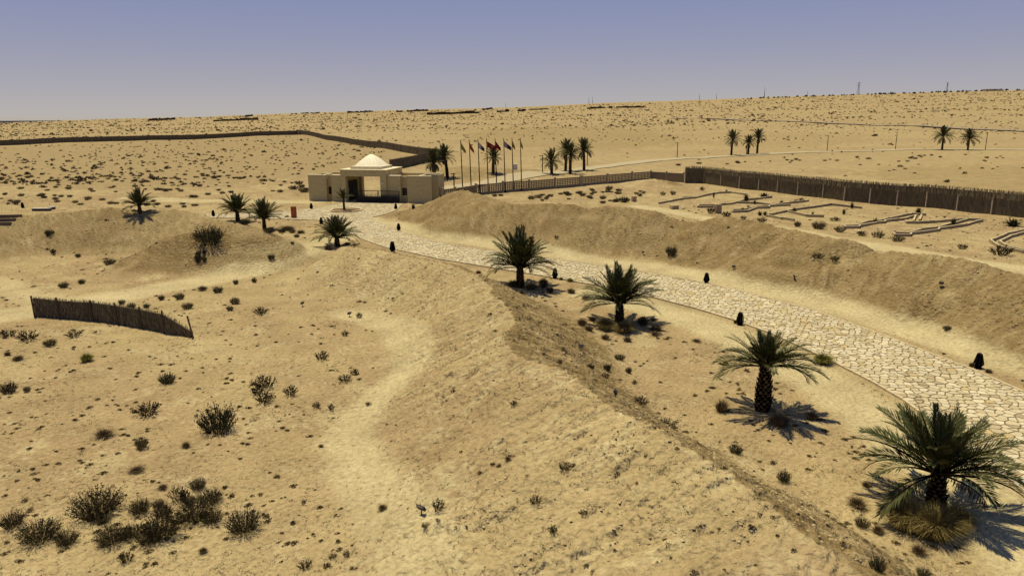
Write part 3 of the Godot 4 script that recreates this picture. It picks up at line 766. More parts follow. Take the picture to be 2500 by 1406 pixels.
func make_road() -> void:
	var rng := RandomNumberGenerator.new()
	rng.seed = 77
	var road := Node3D.new()
	road.name = "stone_road"
	road.set_meta("kind", "structure")
	add_child(road)
	var poly := PackedVector2Array(ROAD)
	var mb := MB.new()
	var ti := Geometry2D.triangulate_polygon(poly)
	for k in range(0, ti.size(), 3):
		var a := poly[ti[k]]; var b := poly[ti[k + 1]]; var d := poly[ti[k + 2]]
		mb.tri(Vector3(a.x, 0.0, a.y), Vector3(b.x, 0.0, b.y), Vector3(d.x, 0.0, d.y), Color(0.16, 0.125, 0.07))
	mb.face(func(_p): return Vector3.UP)
	part("joint_bed", mb.mesh(M.bed), road)
	var sp := 0.37
	var sites := {}
	var lo := Vector2(1e9, 1e9)
	var hi := -lo
	for p in ROAD:
		lo = lo.min(p); hi = hi.max(p)
	lo -= Vector2.ONE; hi += Vector2.ONE
	var nx := int((hi.x - lo.x) / sp)
	var nz := int((hi.y - lo.y) / sp)
	for j in nz:
		for i in nx:
			var s := lo + Vector2((i + 0.5 * (j % 2) + rng.randf_range(-0.40, 0.40)) * sp, (j + rng.randf_range(-0.40, 0.40)) * sp)
			if grid(road_d, s.x, s.y, 9.0) < 1.2: sites[Vector2i(i, j)] = s
	var stones := []
	for key in sites:
		var s: Vector2 = sites[key]
		var inside := grid(road_d, s.x, s.y, 9.0)
		if inside > 0.25 or s.distance_to(BED) < 2.05: continue
		var others := []
		for dj in range(-2, 3):
			for di in range(-2, 3):
				var o := key as Vector2i + Vector2i(di, dj)
				if (di != 0 or dj != 0) and sites.has(o): others.append(sites[o])
		var cell := inset_cell(s, others, rng.randf_range(0.010, 0.023))
		if cell.size() < 3: continue
		if inside > -1.2:
			var cut := Geometry2D.intersect_polygons(cell, poly)
			if cut.is_empty(): continue
			cell = cut[0]
			if cell.size() < 3: continue
		var k := rng.randf()
		var col := Color(0.43, 0.37, 0.22).lerp(Color(0.54, 0.49, 0.345), rng.randf())
		if k < 0.07: col = Color(0.43, 0.345, 0.17)
		elif k < 0.2: col = Color(0.36, 0.30, 0.18)
		col = tint(col, rng.randf_range(0.86, 1.1))
		stones.append([s.length(), cell, rng.randf_range(0.014, 0.032), Vector2(rng.randf_range(-0.02, 0.02), rng.randf_range(-0.02, 0.02)), col, s])
	stones.sort_custom(func(a, b): return a[0] < b[0])
	var rest := MB.new()
	var shown := 0
	for st in stones:
		var s: Vector2 = st[5]
		var seen: bool = s.y < -16.0 and abs(s.x) < 0.70 * (-s.y * 0.974 + 2.7)
		if seen and shown < 290:
			shown += 1
			var one := MB.new()
			slab(one, st[1], st[2], st[3], st[4], s)
			part("paving_stone", one.mesh(M.stone), road, Transform3D(Basis(), Vector3(s.x, 0, s.y)))
		else:
			slab(rest, st[1], st[2], st[3], st[4])
	var ro := part("far_paving_stones", rest.mesh(M.stone), road)
	ro.set_meta("kind", "stuff")
	# pale edging stones along both sides
	var edge := MB.new()
	for i in ROAD.size():
		var a: Vector2 = ROAD[i]
		var b: Vector2 = ROAD[(i + 1) % ROAD.size()]
		if i == 0: continue
		var l := a.distance_to(b)
		var cnt: int = max(1, int(l / 0.55))
		var dirv := (b - a) / l
		for k in cnt:
			var c0 := a + dirv * (l * (k + 0.5) / cnt)
			var t := Transform3D(Basis(Vector3.UP, -dirv.angle()), Vector3(c0.x, 0.0, c0.y))
			edge.box(t, Vector3(l / cnt - 0.03, 0.09 + rng.randf() * 0.012, 0.13), tint(Color(0.48, 0.41, 0.26), rng.randf_range(0.85, 1.08)))
	var eo := part("edging_stones", edge.mesh(M.stone), road)
	eo.set_meta("kind", "stuff")
	# round planting bed
	var bed := thing("planting_bed", "round kerbed planting bed before the gate", "planting bed", Vector3(BED.x, 0, BED.y))
	var soil := MB.new()
	for k in 32:
		var a := TAU * k / 32; var b := TAU * (k + 1) / 32
		soil.tri(Vector3(0, 0.13, 0), Vector3(cos(b) * 1.85, 0.05, sin(b) * 1.85), Vector3(cos(a) * 1.85, 0.05, sin(a) * 1.85), Color(0.30, 0.20, 0.10))
	soil.face(func(_p): return Vector3.UP)
	part("soil", soil.mesh(M.bed), bed)
	for k in 28:
		var a := TAU * k / 28
		var kb := MB.new()
		kb.box(Transform3D(), Vector3(0.40, 0.18, 0.16), tint(Color(0.52, 0.42, 0.26), rng.randf_range(0.85, 1.1)))
		part("kerb_stone", kb.mesh(M.stone), bed, Transform3D(Basis(Vector3.UP, -a - PI / 2), Vector3(cos(a) * 1.93, 0.06, sin(a) * 1.93)))
	print("stones ", stones.size())

func ribbon(pts: Array, hw: float, lift: float, col: Color, step: float) -> MB:
	var mb := MB.new()
	var line := []
	for i in pts.size() - 1:
		var a: Vector2 = pts[i]; var b: Vector2 = pts[i + 1]
		var n: int = max(1, int(a.distance_to(b) / step))
		for k in n: line.append(a.lerp(b, float(k) / n))
	line.append(pts[-1])
	var prev := []
	for i in line.size():
		var d: Vector2 = (line[min(i + 1, line.size() - 1)] - line[max(i - 1, 0)]).normalized()
		var s := Vector2(-d.y, d.x) * hw
		var row := []
		for t in [-1.0, 0.0, 1.0]:
			var p: Vector2 = line[i] + s * t
			row.append(Vector3(p.x, height(p.x, p.y) + lift, p.y))
		if prev:
			for t in 2:
				mb.quad(prev[t], prev[t + 1], row[t + 1], row[t], col)
		prev = row
	mb.face(func(_p): return Vector3.UP)
	return mb

func make_far_roads() -> void:
	var m := plain(0.9, 0.2, noise_tex(512, 0.06, 51, Color(0.62, 0.60, 0.56), Color(1, 1, 1), 0.0, FastNoiseLite.TYPE_CELLULAR, 2), 0.22)
	m.uv1_world_triplanar = true
	structure("access_road", ribbon(ACCESS_ROAD, 2.6, 0.12, Color(0.44, 0.385, 0.25), 3.0).mesh(m))
	var kerbs := MB.new()
	structure("asphalt_road", ribbon(FAR_ROAD, 4.0, 0.5, Color(0.29, 0.235, 0.17), 20.0).mesh(M.bed))
	# salt flat and dark water far to the left
	var s := MB.new()
	s.quad(Vector3(-60000, -14, -6800), Vector3(-60000, -14, -60000), Vector3(9000, -14, -60000), Vector3(9000, -14, -6800), Color(0.30, 0.295, 0.30))
	s.face(func(_p): return Vector3.UP)
	structure("salt_flat", s.mesh(M.bed))
	var w := MB.new()
	w.quad(Vector3(-20000, -13, -2000), Vector3(-20000, -13, -6790), Vector3(200, -13, -6790), Vector3(200, -13, -2000), Color(0.035, 0.033, 0.040))
	w.face(func(_p): return Vector3.UP)
	structure("lake", w.mesh(M.bed))

# ------------------------------------------------------------ palms
var fronds := []
var frond_rng := RandomNumberGenerator.new()
# one feather leaf of unit length along +x, drooping towards -y
func make_frond(bend: float, dead: bool, pairs: int) -> ArrayMesh:
	var r := frond_rng
	var mb := MB.new()
	var pts := []
	var rad := []
	var n := 9
	var p := Vector3.ZERO
	var ang := 0.0
	for i in n + 1:
		pts.append(p)
		var t := float(i) / n
		rad.append(lerp(0.016, 0.003, t))
		ang = -bend * t * t
		p += Vector3(cos(ang), sin(ang), 0) / n
	var stem := Color(0.16, 0.14, 0.055) if not dead else Color(0.15, 0.10, 0.05)
	mb.tube(pts, rad, 4, stem, false)
	for i in pairs:
		var t: float = lerp(0.16, 0.99, (i + r.randf() * 0.6) / pairs)
		var f: float = t * n
		var k := int(min(f, n - 1))
		var q: Vector3 = pts[k].lerp(pts[k + 1], f - k)
		var dv: Vector3 = (pts[k + 1] - pts[k]).normalized()
		var up := Vector3(-dv.y, dv.x, 0)
		var ln: float = 0.25 * (smoothstep(0.05, 0.35, t)) * (1.0 - 0.62 * smoothstep(0.55, 1.0, t)) * r.randf_range(0.8, 1.12)
		for s in [-1.0, 1.0]:
			var fwd: float = lerp(0.75, 1.9, t) + r.randf_range(-0.2, 0.2)
			var lift: float = r.randf_range(0.15, 0.75) if not dead else r.randf_range(-0.9, 0.1)
			var l: Vector3 = (dv * fwd + Vector3(0, 0, s) + up * lift).normalized()
			var tip: Vector3 = q + l * ln - Vector3(0, ln * (0.12 if not dead else 0.3), 0)
			var wd: Vector3 = l.cross(up).normalized() * 0.0085
			var mid: Vector3 = q.lerp(tip, 0.45) + Vector3(0, ln * 0.03, 0)
			var g := r.randf_range(0.65, 1.3)
			var col := tint(Color(0.053, 0.060, 0.024), g)
			if dead: col = tint(Color(0.13, 0.088, 0.045), g)
			elif r.randf() < 0.07: col = Color(0.16, 0.13, 0.06)
			mb.tri(q, mid + wd, mid - wd, col); mb.tri(mid + wd, tip, mid - wd, col)
	return mb.mesh(M.leaf if not dead else M.twig)

func make_trunk(h: float, r0: float, r1: float, lean: Vector2, sd: int, bulge: float) -> ArrayMesh:
	var r := RandomNumberGenerator.new()
	r.seed = sd
	var mb := MB.new()
	var pts := []
	var rad := []
	var dark := Color(0.12, 0.088, 0.05)
	for i in 13:
		var t := i / 12.0
		pts.append(Vector3(lean.x * t * t, h * t - 0.15 * (1 - t), lean.y * t * t))
		rad.append(lerp(r0, r1, t) * (1.0 + bulge * sin(PI * clamp(t * 1.25, 0.0, 1.0))))
	mb.tube(pts, rad, 12, dark)
	# stubs of cut leaf bases in spirals
	var rows: int = int(h / 0.11)
	for i in rows:
		var t: float = (i + 0.5) / rows
		var f: float = t * 12.0
		var k := int(min(f, 11))
		var c: Vector3 = pts[k].lerp(pts[k + 1], f - k)
		var rr: float = lerp(rad[k], rad[k + 1], f - k)
		var cnt := 9
		for j in cnt:
			var a := TAU * (j + 0.5 * (i % 2)) / cnt + r.randf_range(-0.12, 0.12)
			var o := Vector3(cos(a), 0, sin(a))
			var s := Vector3(-sin(a), 0, cos(a))
			var b := c + o * rr * 0.93
			var w := rr * 0.30
			var len := r.randf_range(0.08, 0.14) * (0.7 + rr * 1.6)
			var tip := b + o * len * r.randf_range(0.4, 0.75) + Vector3(0, len * 1.15, 0)
			var col := tint(Color(0.175, 0.13, 0.074), r.randf_range(0.55, 1.3))
			mb.tri(b - s * w, tip + s * w * 0.35, b + s * w, col)
			mb.tri(b - s * w, tip - s * w * 0.35, tip + s * w * 0.35, col)
			mb.tri(tip - s * w * 0.35, b + Vector3(0, len * 0.9, 0), tip + s * w * 0.35, tint(col, 1.25))
	return mb.mesh(M.bark)

func make_palms() -> void:
	frond_rng.seed = 4
	for b in [0.18, 0.4, 0.7, 1.0, 1.35, 1.7]: fronds.append(make_frond(b, false, 50))
	var dead := [make_frond(1.1, true, 40), make_frond(1.7, true, 40)]
	var r := RandomNumberGenerator.new()
	for pi in PALMS.size():
		var q: Array = PALMS[pi]
		r.seed = 100 + pi
		var far: bool = q[6] == 1
		var h: float = q[2]
		var cr: float = q[3]
		var th: float = h * q[4]
		var root := thing("date_palm", q[5], "palm tree", on_ground(Vector2(q[0], q[1])), r.randf() * TAU, "date palms")
		var lean := Vector2(r.randf_range(-0.04, 0.04), r.randf_range(-0.04, 0.04)) * th
		if pi == 10:
			root.rotation.y = 0.0
			lean = Vector2(-0.14 * th, 0)
		var r0: float = clamp(cr * 0.115, 0.15, 0.30) if not far else 0.30
		if pi == 1: r0 = 0.29
		part("trunk", make_trunk(th, r0, r0 * (0.72 if not far else 0.8), lean, 300 + pi, 0.22 if pi == 1 else 0.06), root)
		var top := Vector3(lean.x, th, lean.y)
		var count := 46 if not far else 40
		if pi == 5: count = 24
		var up_len: float = h - th
		for i in count:
			var t := (i + 0.5) / count
			var az := i * 2.39996 + r.randf_range(-0.25, 0.25)
			# youngest leaves stand upright in the middle, the oldest hang
			var el: float = lerp(1.50, (0.02 if pi != 1 else -0.18) if not far else -0.30, pow(t, 0.92)) + r.randf_range(-0.12, 0.12)
			var face := root.transform.basis * Vector3(cos(az), 0, -sin(az))
			if not far and face.z > 0.6 and t > 0.6: el += 0.45
			var ln: float = lerp(up_len * 0.98, cr * 1.12, smoothstep(0.15, 0.75, t)) * r.randf_range(0.86, 1.06)
			var bi: int = clamp(int(lerp(0.0, 4.4, t) + r.randf_range(-0.4, 1.0)), 0, 5)
			if pi == 5: bi = clamp(bi - 2, 0, 5)
			var bs := Basis(Vector3.UP, az) * Basis(Vector3(0, 0, 1), el) * Basis(Vector3(1, 0, 0), r.randf_range(-0.35, 0.35))
			var wide: float = ln * r.randf_range(0.85, 1.1)
			var t3 := Transform3D(bs.scaled_local(Vector3(ln, ln, wide)), top + Vector3(cos(-az), 0, sin(-az)) * r0 * 0.35 - Vector3(0, t * 0.12, 0))
			part("frond", fronds[bi], root, t3)
		var hang := 0
		if pi == 0: hang = 3
		elif pi == 1: hang = 1
		elif far: hang = 5
		if pi == 9: hang = 16
		for i in hang:
			var az := r.randf() * TAU
			var ln := cr * r.randf_range(0.8, 1.05)
			var bs := Basis(Vector3.UP, az) * Basis(Vector3(0, 0, 1), r.randf_range(-0.9, -0.35))
			part("dead_frond", dead[i % 2], root, Transform3D(bs.scaled_local(Vector3.ONE * ln), top - Vector3(0, 0.1, 0)))

# ------------------------------------------------------------ shrubs: unit radius, unit height
func make_saltbush(sd: int, twigs: int, c0: Color, c1: Color, leafy: int, spread: float, droop := 0.0, fat := 1.0) -> ArrayMesh:
	var r := RandomNumberGenerator.new()
	r.seed = sd
	var mb := MB.new()
	for i in twigs:
		var a := r.randf() * TAU
		var q := sqrt(r.randf())
		var b := Vector3(cos(a), 0, sin(a)) * q * 0.55
		var out := Vector3(cos(a), 0, sin(a)).rotated(Vector3.UP, r.randf_range(-0.5, 0.5)) * (0.15 + q * spread)
		var hh := (1.0 - 0.45 * q * q) * r.randf_range(0.55, 1.1)
		var tip := b + out * 0.62 + Vector3(0, hh, 0)
		var mid := b.lerp(tip, 0.5) + Vector3(r.randf_range(-0.06, 0.06), 0.05 - droop * 0.1, r.randf_range(-0.06, 0.06))
		b.y = -0.06
		var s := (tip - b).cross(Vector3(r.randf_range(-1, 1), 0.2, r.randf_range(-1, 1))).normalized() * 0.012 * fat
		var col := c0.lerp(c1, r.randf())
		col = tint(col, r.randf_range(0.7, 1.25))
		mb.tri(b - s, mid, b + s, tint(col, 0.8)); mb.tri(mid - s, tip, mid + s, col)
		for k in leafy:
			var t := r.randf_range(0.25, 1.0)
			var p: Vector3 = b.lerp(mid, t * 2.0) if t < 0.5 else mid.lerp(tip, t * 2.0 - 1.0)
			var l := Vector3(r.randf_range(-1, 1), r.randf_range(0.1, 1.3), r.randf_range(-1, 1)).normalized() * r.randf_range(0.05, 0.12) * (0.6 + 0.4 * fat)
			var w := l.cross(Vector3(r.randf_range(-1, 1), r.randf_range(-1, 1), r.randf_range(-1, 1))).normalized() * 0.022 * fat
			mb.tri(p, p + l * 0.5 + w, p + l, col); mb.tri(p, p + l, p + l * 0.5 - w, col)
	return mb.mesh(M.twig)

func make_hairs(sd: int, blades: int, c0: Color, c1: Color, fan: float, width: float, curl: float) -> ArrayMesh:
	var r := RandomNumberGenerator.new()
	r.seed = sd
	var mb := MB.new()
	for i in blades:
		var a := r.randf() * TAU
		var q := sqrt(r.randf())
		var o := Vector3(cos(a), 0, sin(a))
		var b := o * q * 0.35
		b.y = -0.06
		var out := o.rotated(Vector3.UP, r.randf_range(-0.6, 0.6)) * fan * (0.2 + q) * r.randf_range(0.4, 1.0)
		var hh := r.randf_range(0.6, 1.05) * (1.0 - 0.3 * q)
		var mid := b + out * 0.4 + Vector3(0, hh * 0.6, 0)
		var tip := b + out + Vector3(0, hh * (1.0 - curl * q), 0)
		var s := o.rotated(Vector3.UP, PI / 2 + r.randf_range(-1.2, 1.2)) * width
		var col := tint(c0.lerp(c1, r.randf()), r.randf_range(0.7, 1.2))
		mb.quad(b - s, mid - s * 0.8, mid + s * 0.8, b + s, col)
		mb.tri(mid - s * 0.8, tip, mid + s * 0.8, col)
	return mb.mesh(M.twig)

func make_ball(sd: int) -> ArrayMesh:
	var r := RandomNumberGenerator.new()
	r.seed = sd
	var mb := MB.new()
	for i in 1300:
		var o := Vector3(r.randfn(), r.randfn(), r.randfn()).normalized()
		var p := Vector3(0, 0.5, 0) + Vector3(o.x, o.y * 0.52, o.z) * pow(r.randf_range(0.05, 1.0), 0.5) * 0.95
		if p.y < -0.02: p.y = 0.02
		var l := (o * 0.6 + Vector3(r.randfn(), r.randfn(), r.randfn()) * 0.6).normalized() * r.randf_range(0.10, 0.24)
		var w := l.cross(o + Vector3(0.1, 0.2, 0)).normalized() * 0.035
		mb.tri(p - w, p + l, p + w, tint(Color(0.040, 0.030, 0.021), r.randf_range(0.5, 1.3)))
	return mb.mesh(M.twig)

func make_agave(sd: int, leaves: int, c: Color) -> ArrayMesh:
	var r := RandomNumberGenerator.new()
	r.seed = sd
	var mb := MB.new()
	for i in leaves:
		var a := i * 2.4 + r.randf_range(-0.2, 0.2)
		var el: float = lerp(1.35, 0.35, float(i) / leaves)
		var o := Vector3(cos(a) * cos(el), sin(el), sin(a) * cos(el))
		var s := Vector3(-sin(a), 0, cos(a)) * 0.13
		var b := Vector3(cos(a), 0, sin(a)) * 0.08
		b.y = -0.04
		var mid := b + o * 0.5
		var tip := b + o * r.randf_range(0.85, 1.05)
		var dn := s.cross(o).normalized() * 0.04
		var col := tint(c, r.randf_range(0.7, 1.3))
		mb.quad(b - s * 0.6, mid - s, mid + dn, b + dn, col); mb.quad(b + dn, mid + dn, mid + s, b + s * 0.6, col)
		mb.tri(mid - s, tip, mid + dn, col); mb.tri(mid + dn, tip, mid + s, col)
	return mb.mesh(M.leaf)

# a low cushion for far bushes and litter
func make_cushion(sd: int, bits: int, c: Color, h: float) -> ArrayMesh:
	var r := RandomNumberGenerator.new()
	r.seed = sd
	var mb := MB.new()
	for i in bits:
		var a := r.randf() * TAU
		var q := r.randf()
		var p := Vector3(cos(a) * q * 0.75, (1.0 - q * q) * h * r.randf_range(0.0, 0.6), sin(a) * q * 0.75)
		var l := (Vector3(p.x, 0.5, p.z) + Vector3(r.randfn(), abs(r.randfn()), r.randfn()) * 0.5).normalized() * r.randf_range(0.3, 0.55)
		var w := l.cross(Vector3(r.randfn(), r.randfn(), r.randfn())).normalized() * r.randf_range(0.12, 0.26)
		mb.tri(p - w, p + l * Vector3(1, h, 1), p + w, tint(c, r.randf_range(0.6, 1.3)))
	return mb.mesh(M.twig)

func make_tuft(sd: int) -> ArrayMesh:
	var r := RandomNumberGenerator.new()
	r.seed = sd
	var mb := MB.new()
	for i in 9:
		var a := r.randf() * TAU
		var o := Vector3(cos(a), 0, sin(a))
		var s := Vector3(-sin(a), 0, cos(a)) * r.randf_range(0.05, 0.14)
		var b := o * 0.25
		b.y = -0.1
		mb.tri(b - s, b + o * r.randf_range(0.2, 0.9) + Vector3(0, r.randf_range(0.25, 0.9), 0), b + s, tint(Color(1, 1, 1), r.randf_range(0.6, 1.3)))
	return mb.mesh(M.twig)

func make_clod(sd: int) -> ArrayMesh:
	var r := RandomNumberGenerator.new()
	r.seed = sd
	var mb := MB.new()
	var ring := []
	for i in 6:
		var a := TAU * i / 6 + r.randf_range(-0.3, 0.3)
		ring.append(Vector3(cos(a) * r.randf_range(0.7, 1.1), r.randf_range(-0.05, 0.15), sin(a) * r.randf_range(0.6, 1.0)))
	var top := Vector3(r.randf_range(-0.2, 0.2), r.randf_range(0.5, 0.8), r.randf_range(-0.2, 0.2))
	for i in 6:
		mb.tri(top, ring[(i + 1) % 6], ring[i], Color(1, 1, 1))
		mb.tri(ring[i], ring[(i + 1) % 6], ring[i] * 0.6 - Vector3(0, 0.4, 0), Color(1, 1, 1))
	mb.face(func(p): return p - Vector3(0, -0.1, 0))
	return mb.mesh(M.twig)

func plant(called: String, rows: Array, meshes: Array, category: String, group: String, sd: int, fat := 1.0) -> void:
	var r := RandomNumberGenerator.new()
	r.seed = sd
	for q in rows:
		var t := Transform3D(Basis(Vector3.UP, r.randf() * TAU).scaled_local(Vector3(q[2] * 0.5 * fat, q[3] * r.randf_range(0.95, 1.1), q[2] * 0.5 * fat)), on_ground(Vector2(q[0], q[1])))
		single(called, meshes[r.randi() % meshes.size()], q[4], category, t, group)

func make_plants() -> void:
	var olive := Color(0.047, 0.043, 0.019)
	var brown := Color(0.062, 0.045, 0.023)
	var straw := Color(0.26, 0.185, 0.085)
	var salt := []
	for i in 4: salt.append(make_saltbush(10 + i, 300, olive, brown, 7, 0.95))
	plant("saltbush", SALTBUSHES, salt, "shrub", "dark saltbushes", 1, 0.95)
	var tw := []
	for i in 4: tw.append(make_saltbush(30 + i, 60, Color(0.045, 0.031, 0.018), olive, 7, 1.15, 0.0, 2.6))
	plant("twig_shrub", TWIG_SHRUBS, tw, "shrub", "sparse twiggy shrubs", 2, 1.2)
	var gr := []
	for i in 3: gr.append(make_saltbush(50 + i, 240, Color(0.034, 0.037, 0.018), Color(0.058, 0.055, 0.027), 7, 1.05, 0.4, 1.3))
	plant("green_bush", GREEN_BUSHES, gr, "shrub", "grey-green bushes", 3, 0.88)
	var ye := [make_hairs(61, 700, Color(0.22, 0.20, 0.045), Color(0.13, 0.13, 0.035), 0.85, 0.014, 0.4)]
	plant("broom_bush", YELLOW_BUSHES, ye, "shrub", "yellow-green broom bushes", 4, 1.35)
	var dr := []
	for i in 3: dr.append(make_hairs(71 + i, 460, Color(0.20, 0.145, 0.07), Color(0.085, 0.06, 0.034), 0.9, 0.014, 0.3))
	plant("dry_clump", DRY_CLUMPS, dr, "dry bush", "dry clumps", 5, 1.25)
	plant("tumbleweed", TUMBLEWEEDS, [make_ball(80), make_ball(81)], "tumbleweed", "black tumbleweeds", 6)
	var gs := []
	for i in 2: gs.append(make_hairs(90 + i, 1500, Color(0.20, 0.155, 0.055), Color(0.095, 0.075, 0.03), 0.95, 0.0075, 0.45))
	plant("grass_clump", GRASS_CLUMPS, gs, "grass clump", "grass clumps under palms", 7, 1.25)
	var ag := [make_agave(95, 22, Color(0.05, 0.046, 0.024)), make_agave(96, 16, Color(0.06, 0.045, 0.027))]
	plant("agave", AGAVES, ag, "agave", "agaves and stakes in the garden", 8, 1.6)

	# further shrubs one can count on the plain behind the gatehouse and behind the lattice wall
	var r := RandomNumberGenerator.new()
	r.seed = 55
	var mid := []
	for i in 4: mid.append(make_saltbush(120 + i, 110, Color(0.088, 0.066, 0.036), Color(0.064, 0.053, 0.028), 8, 0.9, 0.0, 2.0))
	var zones := [
		[[Vector2(-72.61, -104.67), Vector2(-84.57, -122.39), Vector2(-58.02, -110.24), Vector2(-44.81, -104.92), Vector2(-42.4, -97.81), Vector2(-55.28, -104.89), Vector2(-63.65, -101.41)], 34, 0.3, 0.6, "dark shrub between the left mound and the sand track", "shrubs beside the back track"],
		[[Vector2(-88.46, -128.15), Vector2(-61.69, -117.39), Vector2(-47.74, -111.98), Vector2(-37.11, -119.96), Vector2(-40.22, -143.38), Vector2(-67.9, -160.53), Vector2(-93.62, -162.26), Vector2(-108.38, -157.66)], 95, 0.3, 0.65, "dark shrub on the plain left of the gatehouse", "shrubs on the left plain"],
		[[Vector2(-3.52, -107.68), Vector2(-3.69, -113.31), Vector2(10.06, -120.14), Vector2(21.9, -127.28), Vector2(23.23, -119.45), Vector2(18.25, -105.61), Vector2(13.08, -101.84), Vector2(11.24, -105.94), Vector2(4.74, -105.2)], 44, 0.28, 0.62, "brown shrub on the sand before the lattice wall", "shrubs before the lattice wall"],
		[[Vector2(-38.07, -125.45), Vector2(-39.82, -143.35), Vector2(-31.7, -113.51)], 4, 0.7, 1.1, "dark shrub left of the gatehouse's left wing", "shrubs by the gatehouse"],
		[[Vector2(35.53, -178.87), Vector2(46.82, -188.84), Vector2(73.06, -204.45), Vector2(135.39, -224.38), Vector2(138.04, -204.38), Vector2(98.97, -189.46), Vector2(69.62, -180.65), Vector2(40.98, -172.75)], 30, 0.35, 0.7, "small dark shrub on the bare ground beyond the frond fence", "shrubs beyond the frond fence"]]
	for zn in zones:
		var poly := PackedVector2Array(zn[0])
		var lo := poly[0]
		var hi := poly[0]
		for p in poly:
			lo = lo.min(p); hi = hi.max(p)
		var made := 0
		var tries := 0
		while made < zn[1] and tries < 4000:
			tries += 1
			var p := Vector2(r.randf_range(lo.x, hi.x), r.randf_range(lo.y, hi.y))
			if not Geometry2D.is_point_in_polygon(p, poly): continue
			if grid(track_s, p.x, p.y, 0.0) > 0.1 or grid(road_d, p.x, p.y, 9.0) < 0.6: continue
			if n_patch.get_noise_2d(p.x * 2.5, p.y * 2.5) < r.randf_range(-0.6, 0.1): continue
			made += 1
			var s := r.randf_range(zn[2], zn[3])
			var t := Transform3D(Basis(Vector3.UP, r.randf() * TAU).scaled_local(Vector3(s, s * r.randf_range(0.7, 1.05), s * r.randf_range(0.7, 1.2))), on_ground(p))
			single("desert_shrub", mid[r.randi() % 4], zn[4], "shrub", t, zn[5])
	print("plants")

func stuff(called: String, m: Mesh, places: Array, label: String, category: String) -> void:
	var mm := MultiMesh.new()
	mm.transform_format = MultiMesh.TRANSFORM_3D
	mm.use_colors = true
	mm.mesh = m
	mm.instance_count = places.size()
	for i in places.size():
		mm.set_instance_transform(i, places[i][0])
		mm.set_instance_color(i, places[i][1])
	var o := MultiMeshInstance3D.new()
	o.name = numbered(called)
	o.multimesh = mm
	o.set_meta("kind", "stuff")
	tag(o, label, category)
	add_child(o)

